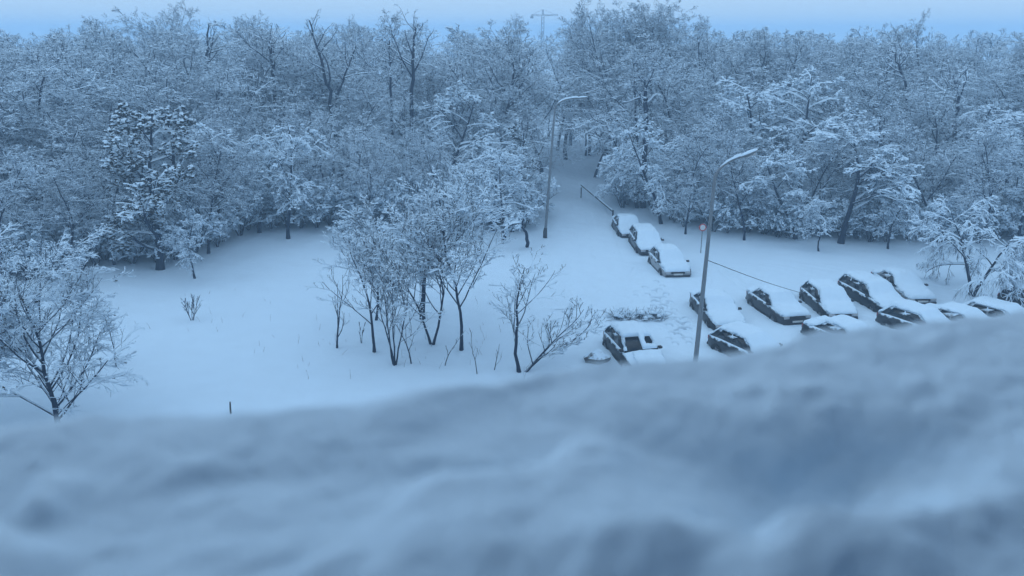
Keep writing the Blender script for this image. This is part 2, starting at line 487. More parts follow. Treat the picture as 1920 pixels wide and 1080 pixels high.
def build_tree(seed, H=10.0, trunks=1, lean=0.05, r=0.14, fork=0.0, n=(12, 6, 6, 4), clear=0.25, ang=(55, 50, 45, 40), ratio=(0.42, 0.5, 0.5, 0.55),
               trop=(0.03, 0.03, 0.0, -0.02), sag=(0, 0.0, 0.05, 0.1), snow=(0.035, 0.045), clump=0, clump_size=0.12, leaves=0, wob=0.10,
               bark='bark', twig='twig', min_r=0.008, cover=1.0, trunk_dir=None, spread=0.25, lenfall=0.6, tilt=0.0):
    rg = np.random.default_rng(seed)
    tr, cr, sn, lf = Soup(), Soup(), Soup(), Soup()
    st = np.zeros((trunks, 3)); st[:, 2] = -0.15
    if trunks > 1:
        a = np.arange(trunks) * 2 * math.pi / trunks + rg.uniform(0, 6)
        dirs = np.stack([np.cos(a) * spread, np.sin(a) * spread, np.ones(trunks)], -1)
        st[:, 0] = np.cos(a) * r * 0.5; st[:, 1] = np.sin(a) * r * 0.5
    else:
        dirs = np.array([(rg.normal() * lean, rg.normal() * lean, 1.0)])
    if trunk_dir is not None: dirs[:] = np.asarray(trunk_dir)[None] + rg.normal(size=dirs.shape) * 0.05 * (trunks > 1)
    ln = H * 0.92 * rg.uniform(0.85, 1.0, trunks) if trunks > 1 else np.array([H * 0.92])
    rr = np.full(trunks, r)
    P, Q = grow(st, dirs, ln, rr, rr * 0.18, 11, 0.055 + wob * 0.3, 0.02 + tilt, rg)
    V, F = tubes(P, Q * np.where(np.arange(11)[None] == 0, 1.35, 1.0), 7); tr.add(V, F)
    V, F = snow_strips(P[:, 4:], Q[:, 4:], snow[0], snow[1], rg); sn.add(V, F)
    nlev = len(n)
    for L in range(nlev):
        s, d, l, r0 = spawn(P, Q, n[L], clear if L == 0 else 0.22, 1.0, ang[L], ratio[L], rg, 0.6 if L == 0 else 0.65, lenfall if L == 0 else 0.5, up=0.12 if L == 0 else 0.0)
        K = 8 if L == 0 else (5 if L == 1 else (3 if L < nlev - 1 else (2 if nlev > 2 else 3)))
        r0 = np.maximum(r0, min_r * (1.6 if L < nlev - 1 else 1.0))
        P, Q = grow(s, d, l, r0, np.maximum(r0 * 0.35, min_r * 0.7), K, wob * (1 + 0.3 * L), trop[L], rg, sag[L])
        V, F = tubes(P, Q, 5 if L == 0 else 3)
        (tr if L == 0 else cr).add(V, F)
        f = (1.5, 1.2, 1.0, 0.9, 0.9)[L]
        V, F = snow_strips(P, Q, snow[0] * f, snow[1] * f, rg, cover); sn.add(V, F)
    if clump:
        bi = rg.integers(0, len(P), clump); ki = rg.integers(0, P.shape[1], clump)
        c = P[bi, ki] + rg.normal(size=(clump, 3)) * 0.03; c[:, 2] += clump_size * 0.3
        V, F = blobs(c, clump_size * rg.uniform(0.5, 1.4, clump), rg); sn.add(V, F)
    if leaves:
        bi = rg.integers(0, len(P), leaves); ki = rg.integers(0, P.shape[1], leaves)
        c = P[bi, ki] + rg.normal(size=(leaves, 3)) * 0.03; c[:, 2] -= 0.03
        a = unit(rg.normal(size=(leaves, 3))); b = unit(np.cross(a, rg.normal(size=(leaves, 3))))
        sz = rg.uniform(0.05, 0.10, leaves)[:, None]
        V = np.stack([c - a * sz, c + b * sz * .6, c + a * sz, c - b * sz * .6], 1).reshape(-1, 3)
        lf.add(V, np.arange(leaves * 4).reshape(-1, 4))
    parts = [('trunk', tr.mesh('trunk', True), M[bark]), ('crown', cr.mesh('crown', True), M[twig]), ('snow_cover', sn.mesh('tree_snow', True), M['snow'])]
    if leaves: parts.append(('leaves', lf.mesh('dead_leaves'), M['leaf']))
    for _, me, mt in parts: me.materials.append(mt)
    allz = max(float(v[:, 2].max()) for v in cr.V + tr.V)
    return dict(parts=parts, top=allz)

def plant(proto, name, xy, height=None, scale=None, rz=None, label=None, cat='tree', group=None, sxy=1.0):
    s = scale if scale is not None else height / proto['top']
    z = float(ground_h(xy[0], xy[1]))
    root = thing(name, (xy[0], xy[1], z), rng.uniform(0, 6.28) if rz is None else rz, label, cat, group)
    root.scale = (s * sxy, s * sxy, s)
    for nm, me, _ in proto['parts']:
        o = bpy.data.objects.new(nm, me); C.objects.link(o); o.parent = root
    return root

# --- prototypes of the wood
P_WOOD = [build_tree(100 + k, H=11 + k % 3, r=0.12, n=(18, 8, 7, 6), clear=0.22 + 0.04 * (k % 4), wob=0.10 + 0.02 * (k % 3),
                     ang=(50 + 5 * (k % 3), 52, 50, 48), ratio=(0.46, 0.52, 0.52, 0.55), clump=130, clump_size=0.065, snow=(0.015, 0.021), cover=0.62, min_r=0.006) for k in range(6)]
P_TALL = [build_tree(200 + k, H=15, r=0.16, n=(15, 8, 7, 5), clear=0.40, ang=(48, 50, 48, 48), ratio=(0.44, 0.52, 0.5, 0.52), trop=(0.05, 0.04, 0.02, 0.0),
                     snow=(0.018, 0.025), wob=0.12, clump=60, clump_size=0.07, cover=0.6) for k in range(4)]
P_DROOP = [build_tree(300 + k, H=8.5, r=0.13, n=(16, 7, 6, 4), clear=0.3, ang=(62, 50, 45, 40), ratio=(0.45, 0.5, 0.55, 0.6), trop=(-0.02, -0.08, -0.15, -0.22),
                      sag=(0.10, 0.12, 0.15, 0.2), snow=(0.032, 0.045), clump=480, clump_size=0.085, cover=0.85) for k in range(4)]
P_OAK = [build_tree(400 + k, H=10, r=0.17, n=(16, 7, 6, 3), clear=0.12, ang=(62, 50, 48, 45), ratio=(0.40, 0.5, 0.5, 0.5), snow=(0.04, 0.05), clump=2200, clump_size=0.075,
                    leaves=9000) for k in range(2)]
P_BUSH = [build_tree(500 + k, H=3.2, trunks=5, r=0.035, spread=0.55, n=(7, 5, 4), clear=0.2, ang=(45, 45, 45), ratio=(0.5, 0.5, 0.5), trop=(-0.02, -0.05, -0.1),
                     sag=(0.1, 0.1, 0.15), snow=(0.03, 0.042), clump=260, clump_size=0.08) for k in range(4)]
P_FAR = [build_tree(600 + k, H=14, r=0.22, n=(8, 5, 5), clear=0.35, ang=(46, 50, 50), ratio=(0.40, 0.55, 0.6), snow=(0.065, 0.08), min_r=0.035) for k in range(4)]

# skyline of the wood in the photograph: (x, y of the tree tops)
SKY = np.array([(-200, 50), (0, 50), (100, 48), (180, 30), (220, 38), (260, 34), (300, 18), (345, 8), (400, 15), (430, 30), (480, 22), (540, 32), (570, 48), (650, 44),
                (720, 28), (790, 22), (830, 42), (870, 34), (900, 42), (950, 30), (985, 50), (1030, 58), (1060, 20), (1100, 5), (1160, 0), (1215, 8), (1250, 2), (1300, 8),
                (1340, 28), (1400, 52), (1500, 56), (1560, 54), (1620, 54), (1650, 45), (1700, 50), (1750, 26), (1790, 50), (1850, 46), (1900, 50), (1920, 42), (2200, 42)], float)

def max_height(x, y, slack=0.0):
    px = proj((x, y, 14))[0]
    yy = np.interp(px, SKY[:, 0], SKY[:, 1]) + slack
    p = at_dist(px, yy, y)
    return p[2]

def pix_poly(pp): return np.array([at(*p)[:2] for p in pp])
EDGE_L = pix_poly([(-420, 640), (-100, 560), (150, 520), (365, 500), (430, 452), (560, 438), (700, 430), (830, 432), (960, 440), (1000, 432)])
EDGE_R = pix_poly([(1210, 398), (1290, 438), (1400, 452), (1540, 462), (1700, 464), (2000, 462), (2400, 462)])

def path_x(y): return np.interp(y, PCs[:, 1], PCs[:, 0])
def in_wood(x, y):
    if y < 40 or y > 132: return False
    if abs(x) > 0.70 * y + 8: return False
    px = path_x(y)
    half = 3.7 if y < 75 else 2.5
    if y < 98 and abs(x - px) < half: return False
    if x < px: return y > np.interp(x, EDGE_L[:, 0], EDGE_L[:, 1]) + 0.8
    return y > np.interp(x, EDGE_R[:, 0], EDGE_R[:, 1]) + 0.8

taken = []
def free(x, y, d): return all((x - a) ** 2 + (y - b) ** 2 > max(d, e * 0.0) ** 2 for a, b, e in taken)

# --- single trees that can be told apart, placed first: (proto, name, base px, base py, top py or height, label, group)
def single(proto, px, py, top, name, label, rz=None, sxy=1.0, d=2.5, group=None):
    p = at(px, py)
    t = at_dist(px, top, p[1])
    plant(proto, name, p[:2], height=max(t[2], 1.0), rz=rz, label=label, sxy=sxy, group=group)
    taken.append((p[0], p[1], d))

single(P_OAK[0], 300, 505, 195, 'leafy_tree', 'large dark tree still holding brown leaves under snow clumps, left wood edge', d=3.5, sxy=1.3)
single(P_OAK[1], 972, 402, 225, 'leafy_tree', 'dark leafy snow-laden tree just left of the far lamp post', d=2.5)
single(P_DROOP[0], 540, 448, 230, 'snow_laden_tree', 'drooping white tree at the back of the meadow, left of the bare tree cluster', d=3)
single(P_DROOP[1], 1240, 420, 215, 'snow_laden_tree', 'big drooping snow-laden tree behind the row of three parked cars', d=3)
single(P_DROOP[2], 1535, 472, 370, 'snow_laden_tree', 'low weeping tree heavy with snow, right wood edge behind the parked cars', d=2.5)
single(P_DROOP[3], 1665, 466, 350, 'snow_laden_tree', 'short bowed tree with snowy twigs between weeping tree and umbrella tree', d=2.5)
single(P_DROOP[3], 365, 520, 400, 'snow_laden_tree', 'small snow-capped tree on the meadow edge before the dark leafy tree', d=1.5)
single(P_DROOP[0], 1150, 345, 195, 'snow_laden_tree', 'bowed white tree overhanging the right side of the path', d=2.5)
single(P_DROOP[2], 945, 448, 270, 'snow_laden_tree', 'tangled snow-laden tree behind the right side of the bare tree cluster', d=2)
single(P_WOOD[2], 215, 500, 260, 'bare_tree', 'slender dark-stemmed tree left of the dark leafy tree', d=2)
single(P_WOOD[3], 1395, 452, 250, 'bare_tree', 'snowy tree right of the near lamp post at the wood edge', d=2.5)
single(P_WOOD[4], 1285, 440, 240, 'bare_tree', 'dark-trunked tree at wood edge just left of the near lamp post', d=2.0)
single(P_WOOD[5], 690, 432, 240, 'bare_tree', 'snowy tree at the back of meadow behind the bare tree cluster, left part', d=2.5)
single(P_WOOD[1], 830, 432, 230, 'bare_tree', 'snowy tree at the back of meadow right behind the bare tree cluster', d=2.5)

single(P_DROOP[1], 1030, 262, 165, 'snow_laden_tree', 'white tree closing the far end of the path', d=2.5)
single(P_DROOP[2], 985, 300, 190, 'snow_laden_tree', 'white tree hanging over the left side of the path, behind the far street lamp', d=2.5)
single(P_DROOP[3], 1098, 292, 185, 'snow_laden_tree', 'white tree hanging over the right side of the path far back', d=2.5)
single(P_DROOP[0], 1068, 262, 160, 'snow_laden_tree', 'farthest white tree right of the path end', d=2.0)

# tall trees that break the skyline: (px, distance, top py, proto)
for px, dist, ty, k, lab in ((345, 98, -2, 0, 'tall rounded tree rising above the skyline at far left'),
                             (490, 104, 14, 1, 'tall tree cresting the skyline second from left'),
                             (725, 88, 24, 2, 'tall thin tree with dark stem in the skyline left of centre, left of a pair'),
                             (780, 86, 16, 3, 'tall thin tree with dark stem in the skyline left of centre, right of a pair'),
                             (955, 108, 24, 0, 'round-topped tree on the skyline left of the tower crane'),
                             (1105, 96, -6, 1, 'tallest pale tree on the skyline just right of the tower crane'),
                             (1170, 84, -18, 2, 'tall tree running out of the picture top beside the path'),
                             (1255, 86, -14, 3, 'tall twiggy tree reaching the picture top right of the path'),
                             (1330, 86, 20, 0, 'sloping shoulder tree right of the highest tree group'),
                             (1750, 78, 14, 2, 'lone twiggy tree standing above the skyline at right'),
                             (1880, 82, 36, 1, 'bushy-topped tall tree near the right picture edge'),
                             (1645, 90, 38, 3, 'small twiggy top above the skyline right of centre right'),
                             (215, 100, 22, 3, 'tall tree at the skyline above the far left wood')):
    p = at_dist(px, 300, dist)
    h = at_dist(px, ty, dist)[2]
    plant(P_TALL[k], 'tall_tree', p[:2], height=h, label=lab)
    taken.append((p[0], p[1], 3.5))

# dense rounded crowns that carry the humps of the skyline
for px, dist, ty, k, lab in ((300, 94, 22, 0, 'dense rounded crown on the left shoulder of the far left skyline hump'),
                             (385, 96, 14, 1, 'dense rounded crown on the right shoulder of the far left skyline hump'),
                             (520, 102, 26, 2, 'dense rounded crown on the skyline right of the far left hump'),
                             (1060, 92, 22, 3, 'dense crown on the left slope of the highest skyline hump, below the crane jib'),
                             (1135, 90, 2, 4, 'dense frosted crown near the top of the highest skyline hump'),
                             (1210, 88, 2, 5, 'dense frosted crown in the middle of the highest skyline hump'),
                             (1290, 88, 6, 6, 'dense crown on the right slope of the highest skyline hump'),
                             (1180, 72, 60, 7, 'broad frosted crown below the highest skyline hump'),
                             (1270, 74, 75, 2, 'broad frosted crown below the right slope of the highest hump')):
    p = at_dist(px, 300, dist)
    plant(P_WOOD[k % 6], 'rounded_tree', p[:2], height=at_dist(px, ty, dist)[2], label=lab, sxy=1.35)
    taken.append((p[0], p[1], 3.0))

# --- the rest of the wood
cands = 0
count = {'l': 0, 'r': 0}
ys = []
front = []
for _ in range(26000):
    y = 42 + 92 * rng.random() ** 0.85
    x = rng.uniform(-1, 1) * (0.70 * y + 6)
    if not in_wood(x, y): continue
    dmin = 2.9 + 2.1 * min(max((y - 55) / 55, 0), 1)
    if not free(x, y, dmin): continue
    taken.append((x, y, dmin))
    front.append((x, y))
front.sort(key=lambda q: q[1])
front = front[:285]
COLS = [(230, 'at the far left of the wood'), (460, 'around the dark leafy tree'), (660, 'left of the meadow cluster'), (900, 'above the meadow tree cluster'),
        (1045, 'beside the far street lamp'), (1290, 'right of the path'), (1480, 'around the near street lamp'),
        (1720, 'above the angled row of cars'), (9999, 'above the umbrella tree')]
for x, y in front:
    left = x < path_x(y)
    ed = y - (np.interp(x, EDGE_L[:, 0], EDGE_L[:, 1]) if left else np.interp(x, EDGE_R[:, 0], EDGE_R[:, 1]))
    u = rng.random()
    if ed < 8:
        kd = 'drooping' if u < 0.35 else 'bare'; dep = 'in the front row'
        h = rng.uniform(6.0, 9.0)
    elif ed < 20:
        kd = 'drooping' if u < 0.15 else 'bare'; dep = 'behind the front row'
        h = rng.uniform(8.0, 11.5)
    else:
        kd = 'tall' if u < 0.3 else 'bare'; dep = 'deep in the wood'
        h = rng.uniform(11, 15.5)
    h = min(h, max_height(x, y, rng.uniform(0, 40)))
    pr = {'drooping': P_DROOP, 'bare': P_WOOD, 'tall': P_TALL}[kd]; pr = pr[rng.integers(len(pr))]
    ppx = proj((x, y, h * 0.5))[0]
    col = next(c_[1] for c_ in COLS if ppx < c_[0])
    lab = {'drooping': 'white drooping tree', 'bare': 'frosted bare tree', 'tall': 'tall slender tree'}[kd] + ' ' + dep + ' ' + col
    grp = lab.replace(' tree ', ' trees ', 1)
    plant(pr, 'bare_tree', (x, y), height=h, label=lab, group=grp, sxy=rng.uniform(1.1, 1.6))

# bushes along the edges of the wood
nb = 0
for _ in range(14000):
    y = 44 + 30 * rng.random(); x = rng.uniform(-1, 1) * (0.68 * y + 4)
    if not in_wood(x, y - 0.6): continue
    left = x < path_x(y)
    ed = y - (np.interp(x, EDGE_L[:, 0], EDGE_L[:, 1]) if left else np.interp(x, EDGE_R[:, 0], EDGE_R[:, 1]))
    if ed > 7 or not free(x, y, 1.0): continue
    taken.append((x, y, 1.2))
    plant(P_BUSH[rng.integers(4)], 'bush', (x, y), height=rng.uniform(1.4, 3.8), cat='bush',
          label='snowy twig bush under the edge trees ' + next(c_[1] for c_ in COLS if proj((x, y, 1))[0] < c_[0]), group='twig bushes ' + next(c_[1] for c_ in COLS if proj((x, y, 1))[0] < c_[0]))
    nb += 1
    if nb >= 230: break
print('wood trees', len(front), 'bushes', nb)

# far wood, one mass
fs = {0: Soup(), 1: Soup(), 2: Soup()}
fp = []
for _ in range(9000):
    y = 112 + 150 * rng.random(); x = rng.uniform(-1, 1) * (0.72 * y + 12)
    if any((x - a) ** 2 + (y - b) ** 2 < 36 for a, b in fp) or any((x - a) ** 2 + (y - b) ** 2 < 20 for a, b in front): continue
    if in_wood(x, y) and y < front[-1][1] - 3: continue
    
    fp.append((x, y))
    if len(fp) >= 115: break
cache = {}
for x, y in fp:
    k = int(rng.integers(4)); pr = P_FAR[k]
    h = min(rng.uniform(12.5, 16.5), max_height(x, y, rng.uniform(-4, 14)))
    s = h / pr['top']; a = rng.uniform(0, 6.28); c, s_ = math.cos(a), math.sin(a)
    for j, (nm, me, mt) in enumerate(pr['parts']):
        if (k, j) not in cache:
            v = np.empty(len(me.vertices) * 3, np.float32); me.vertices.foreach_get('co', v)
            f = np.empty(len(me.loops), np.int32); me.loops.foreach_get('vertex_index', f)
            cache[(k, j)] = (v.reshape(-1, 3).astype(float), f.reshape(-1, 4))
        v, f = cache[(k, j)]
        w = np.stack([(v[:, 0] * c - v[:, 1] * s_) * s * 1.45 + x, (v[:, 0] * s_ + v[:, 1] * c) * s * 1.45 + y, v[:, 2] * s], -1)
        fs[j].add(w, f)
Vall = np.concatenate([np.concatenate(fs[j].V) for j in range(3)])
Fall = []; off = 0; mi = []
for j in range(3):
    f = np.concatenate(fs[j].F) + off; Fall.append(f); mi.append(np.full(len(f), j)); off += fs[j].n
me = mesh_from('far_wood', Vall, np.concatenate(Fall), True)
for mt in (M['bark'], M['twig'], M['snow']): me.materials.append(mt)
me.polygons.foreach_set('material_index', np.concatenate(mi).astype(np.int32))
fw = link('far_wood', me)
fw['kind'] = 'stuff'
tag(fw, 'far hazy mass of snow-covered woodland along the skyline', 'woodland')

# ------------------------------------------------------------------ dead stems and leaning trunks in the wood
def snag(name, pts, rad, label, cat='tree', branches=10, seed=1, blen=0.25, snow_w=0.03):
    rg = np.random.default_rng(seed)
    P = np.asarray(pts, float)
    base = P[0].copy()
    # smooth resample
    t = np.linspace(0, 1, len(P)); tt = np.linspace(0, 1, 14)
    Q = np.stack([np.interp(tt, t, P[:, k]) for k in range(3)], -1) - base
    Q[1:-1] = (Q[:-2] + 2 * Q[1:-1] + Q[2:]) / 4
    Q[1:-1] += rg.normal(size=(12, 3)) * rad * 0.35
    rr = np.linspace(rad, rad * 0.3, 14)
    root = thing(name, base, 0, label, cat)
    s, c, n = Soup(), Soup(), Soup()
    V, F = tubes(Q[None], rr[None], 7); s.add(V, F)
    V, F = snow_strips(Q[None], rr[None], snow_w * 1.6, snow_w * 2, rg); n.add(V, F)
    if branches:
        a, d, l, r0 = spawn(Q[None], rr[None], branches, 0.3, 1.0, 50, blen, rg)
        B, Br = grow(a, d, l, np.maximum(r0, .02), np.maximum(r0 * .3, .012), 6, 0.15, 0.03, rg)
        V, F = tubes(B, Br, 4); c.add(V, F); V, F = snow_strips(B, Br, snow_w, snow_w * 1.3, rg); n.add(V, F)
        for q in (5, 4):
            a, d, l, r0 = spawn(B, Br, q, 0.2, 1.0, 50, 0.5, rg)
            B, Br = grow(a, d, l, np.maximum(r0, .012), np.maximum(r0 * .3, .008), 4, 0.18, 0.0, rg)
            V, F = tubes(B, Br, 3); c.add(V, F); V, F = snow_strips(B, Br, snow_w * .9, snow_w, rg); n.add(V, F)
        link('branches', c.mesh('branches', True), M['twig'], root)
    link('trunk', s.mesh('trunk', True), M['bark'], root)
    link('snow_cover', n.mesh('snow_cover', True), M['snow'], root)
    return root

def stem(px0, py0, px1, py1, dist, ddist=0.0, bow=None, nseg=5):
    a = at_dist(px0, py0, dist); b = at_dist(px1, py1, dist + ddist)
    ts = np.linspace(0, 1, nseg)
    P = a[None] * (1 - ts[:, None]) + b[None] * ts[:, None]
    if bow is not None: P += np.sin(ts * math.pi)[:, None] * np.asarray(bow)[None]
    return P

def rooted(P):
    """carry a trunk down to the ground from its visible start"""
    a, b = P[0], P[min(2, len(P) - 1)]
    d = (a - b); d = d / max(np.linalg.norm(d), 1e-6)
    g = a.copy(); k = max(a[2], 0.0)
    g[:2] += d[:2] * min(k * 0.25, 2.0); g[2] = float(ground_h(g[0], g[1])) - 0.1
    return np.concatenate([g[None], P]) if a[2] > 0.5 else P

snag('dead_tree', rooted(stem(622, 190, 580, 38, 74)), 0.20, 'tall dark leaning dead stem rising over the wood left of centre', branches=9, seed=3, blen=0.22)
snag('dead_tree', rooted(stem(630, 185, 668, 85, 74.6)), 0.13, 'thinner pale fork leaning right beside the tall dark leaning stem', branches=8, seed=4)
snag('dead_tree', rooted(stem(384, 148, 392, 45, 78)), 0.19, 'dark upright dead stem with forked top, upper left of the wood', branches=9, seed=5)
snag('dead_tree', rooted(stem(512, 150, 508, 80, 76)), 0.2, 'short dark stem with crooked spreading limbs, upper left', branches=10, seed=6, blen=0.35)
snag('dead_tree', rooted(stem(733, 180, 730, 75, 72)), 0.14, 'dark thin straight stem left of the tall dark forked stem, left of centre', branches=9, seed=7)
snag('dead_tree', rooted(stem(772, 165, 778, 50, 72)), 0.20, 'dark thick forked stem in the upper wood left of centre', branches=11, seed=8, blen=0.3)
snag('dead_tree', rooted(stem(1211, 205, 1209, 150, 66)), 0.24, 'short dark trunk in a hollow of the white canopy, right of the path', branches=8, seed=9)
snag('leaning_tree', rooted(stem(1450, 440, 1560, 335, 56, 2)), 0.15, 'snow-topped trunk leaning right across the wood edge, right of near lamp post', branches=8, seed=10)
snag('leaning_tree', rooted(stem(1775, 305, 1868, 250, 60, 2)), 0.15, 'snow-topped leaning trunk high in the right part of the wood', branches=6, seed=11)
snag('leaning_tree', rooted(stem(1600, 385, 1690, 365, 57, 0, (0, 0, 1.3), 9)), 0.11, 'dark arched trunk bent over to the ground at the right wood edge', branches=5, seed=12)
snag('leaning_tree', rooted(stem(1455, 310, 1490, 275, 60, 1)), 0.11, 'short leaning snowy trunk behind the near lamp head', branches=5, seed=13)
snag('dead_tree', rooted(stem(1658, 320, 1648, 230, 58)), 0.13, 'dark crooked stem with one bent limb, middle of the right wood', branches=7, seed=14, blen=0.35)
snag('dead_tree', rooted(stem(1795, 210, 1785, 160, 66)), 0.2, 'dark forked trunk in the upper right wood', branches=7, seed=15, blen=0.5)
snag('leaning_tree', rooted(stem(1702, 160, 1672, 95, 68)), 0.13, 'dark bent stem leaning left in the upper right wood', branches=7, seed=16)
snag('bent_tree', np.array([at(988, 462), at(990, 440, 1.0), at(975, 420, 1.9), at(955, 415, 2.0), at(940, 440, 1.0)]), 0.13,
     'broken tree bent into an arch under snow, left of the path mouth', branches=9, seed=17, blen=0.35, snow_w=0.06)
snag('fallen_branch', np.array([at(690, 420, 0.2), at(665, 395, 1.2), at(640, 372, 2.2), at(625, 360, 2.8)]), 0.10,
     'broken snow-plastered bough slanting down at the back of the meadow', branches=8, seed=18, blen=0.4, snow_w=0.06)

# ------------------------------------------------------------------ meadow trees
def meadow(seed, px, py, top, label, name='young_tree', sxy=1.0, **kw):
    p = at(px, py); H = at_dist(px, top, p[1])[2]
    args = dict(r=0.07, n=(11, 5, 5, 3), clear=0.28, ang=(38, 38, 38, 36), ratio=(0.5, 0.5, 0.48, 0.45), trop=(0.09, 0.05, 0.02, 0.0), sag=(0, 0, 0, 0),
                snow=(0.014, 0.018), wob=0.07, twig='twig_red', bark='bark', min_r=0.006, clump=90, clump_size=0.035)
    args.update(kw)
    pr = build_tree(seed, H=H, **args)
    return plant(pr, name, p[:2], height=H, rz=0.0, label=label, sxy=sxy)

meadow(701, 632, 652, 470, 'thin bare sapling with few upswept branches, leftmost of the meadow cluster', n=(7, 4, 3), ang=(35, 35, 35), ratio=(0.55, 0.45, 0.45), trop=(0.12, 0.06, 0.02), sag=(0, 0, 0), r=0.055, clear=0.12, clump=40, trunks=1)
meadow(702, 702, 662, 430, sxy=1.3, label= 'slim bare tree second from left in the meadow cluster', n=(9, 5, 4, 2), r=0.06)
meadow(703, 740, 684, 465, sxy=1.15, label= 'multi-stemmed bare tree in front of the meadow cluster', trunks=4, spread=0.2, r=0.034, n=(8, 5, 4, 3), clear=0.25, snow=(0.014, 0.018))
meadow(704, 792, 598, 315, sxy=1.5, label= 'thick-trunked tree with dense frosted crown at the back of the meadow cluster', r=0.10, n=(18, 7, 7, 5), ratio=(0.62, 0.5, 0.5, 0.5), snow=(0.026, 0.032), clump=260, clump_size=0.045, clear=0.28, min_r=0.006, lenfall=0.5)
meadow(705, 810, 646, 370, sxy=1.4, label= 'forked tree with V-shaped stems in the middle of the meadow cluster', trunks=2, spread=0.22, r=0.05, n=(12, 7, 6, 4), ratio=(0.58, 0.5, 0.5, 0.5), snow=(0.018, 0.022), clump=150, clump_size=0.045)
meadow(706, 865, 656, 330, sxy=1.4, label= 'tall single-trunked tree with dark stem on the right of the meadow cluster', r=0.068, n=(17, 7, 6, 5), ratio=(0.56, 0.5, 0.5, 0.5), snow=(0.022, 0.028), clear=0.3, clump=200, clump_size=0.045)
meadow(707, 705, 600, 375, sxy=1.4, label= 'frosted tree at the rear left of the meadow cluster', r=0.055, n=(16, 7, 6, 5), ratio=(0.56, 0.5, 0.5, 0.5), snow=(0.024, 0.03), clear=0.3, clump=220, clump_size=0.045)
meadow(708, 974, 694, 470, sxy=1.5, label= 'bare spreading tree just right of the meadow cluster', r=0.06, n=(10, 5, 4, 2), clear=0.18, ang=(50, 42, 38, 36), lean=0.1)
meadow(709, 978, 694, 550, 'bare tree leaning right, rightmost of the meadow trees', sxy=1.35, r=0.035, trunks=3, spread=0.3, trunk_dir=(0.80, 0.25, 1.0), n=(9, 4, 3, 2), clear=0.15, tilt=0.0, ang=(42, 40, 38, 36))
meadow(710, 772, 682, 590, 'knee-high dark sapling right of the multi-stemmed tree', n=(6, 3, 2), r=0.03, ang=(30, 35, 35), ratio=(0.4, 0.4, 0.4), clump=0, clear=0.3)
meadow(711, 833, 686, 620, 'thin leaning whip between the single trunk and the multi-stemmed tree', n=(4, 2), ang=(25, 30), ratio=(0.3, 0.3), trop=(0.05, 0), sag=(0, 0), r=0.02, clump=0, trunk_dir=(0.18, 0, 1))
meadow(712, 895, 700, 610, 'thin straight whip in front of the spreading tree', n=(4, 2), ang=(25, 30), ratio=(0.25, 0.3), trop=(0.05, 0), sag=(0, 0), r=0.02, clump=0)
meadow(713, 925, 690, 640, 'short twiggy whip left of the spreading tree', n=(5, 3), ang=(25, 30), ratio=(0.3, 0.3), trop=(0.05, 0), sag=(0, 0), r=0.02, clump=0, trunk_dir=(0.2, 0, 1))
meadow(714, 360, 598, 548, 'small lone bare shrub in the open snow of the meadow', name='shrub', trunks=5, spread=0.35, r=0.018, n=(5, 3), ang=(30, 35), ratio=(0.45, 0.4), trop=(0.08, 0), sag=(0, 0), clump=0, min_r=0.009)
meadow(717, 678, 645, 605, 'thin dry stalk between the two left saplings', name='shrub', trunks=2, spread=0.15, r=0.014, n=(3, 2), ang=(30, 30), ratio=(0.3, .3), trop=(0.05, 0), sag=(0, 0), clump=0, min_r=0.008)

# dry stalks poking through the meadow snow
nS = 110
cl = np.array([at(p_, q_)[:2] for p_, q_ in ((640, 640), (760, 660), (880, 660), (980, 680), (560, 660), (350, 590), (480, 600), (860, 560), (620, 560))])
ci = rng.integers(0, len(cl), nS)
xy = cl[ci] + rng.normal(size=(nS, 2)) * 2.0
st_ = np.concatenate([xy, (ground_h(xy[:, 0], xy[:, 1]) - 0.05)[:, None]], 1)
P_, Q_ = grow(st_, np.stack([rng.normal(0, .35, nS), rng.normal(0, .35, nS), np.ones(nS)], -1), rng.uniform(.12, .5, nS) + .05, np.full(nS, .007), np.full(nS, .004), 4, .12, 0, rng)
c_ = Soup(); V, F = tubes(P_, Q_, 3); c_.add(V, F)
o = link('dry_stalks', c_.mesh('dry_stalks'), M['twig_red']); o['kind'] = 'stuff'
tag(o, 'scattered dry stalks poking out of the meadow snow', 'stalks')

# near left trees
meadow(720, 112, 812, 430, sxy=1.25, label= 'wide low-branched snow-laden tree in the left foreground', r=0.085, trunk_dir=(0.02, 0, 1), n=(28, 8, 7, 5), clear=0.05, ang=(54, 42, 40, 38), ratio=(0.62, 0.5, 0.5, 0.5),
       trop=(0.07, 0.02, 0.0, -0.02), sag=(0.02, 0.05, 0.06, 0.08), snow=(0.015, 0.02), clump=250, clump_size=0.04, lenfall=0.45, twig='twig', leaves=120, wob=0.07)
meadow(721, -90, 775, 420, sxy=1.5, label= 'snowy branching tree cut off by the left picture edge', r=0.10, n=(20, 7, 7, 4), clear=0.08, ang=(60, 42, 40, 38), ratio=(0.55, 0.5, 0.5, 0.5),
       trop=(0.04, 0.0, -0.02, -0.04), sag=(0.02, 0.05, 0.08, 0.1), snow=(0.016, 0.021), clump=250, clump_size=0.04, lenfall=0.5, twig='twig', wob=0.07)
meadow(722, 218, 690, 585, 'thin bent sapling arching right behind the left foreground tree', r=0.035, n=(8, 4, 3), clear=0.35, ang=(55, 45, 40), ratio=(0.6, 0.5, 0.4), trop=(0.0, -0.02, -0.03), sag=(0.08, 0.08, 0.08), clump=60)
meadow(723, 40, 640, 430, 'snow-draped tree with hanging seed clusters behind the left foreground tree', r=0.09, n=(16, 7, 6, 4), clear=0.2, ang=(52, 45, 42, 40), snow=(0.028, 0.035), clump=350, clump_size=0.055, leaves=600, twig='twig')
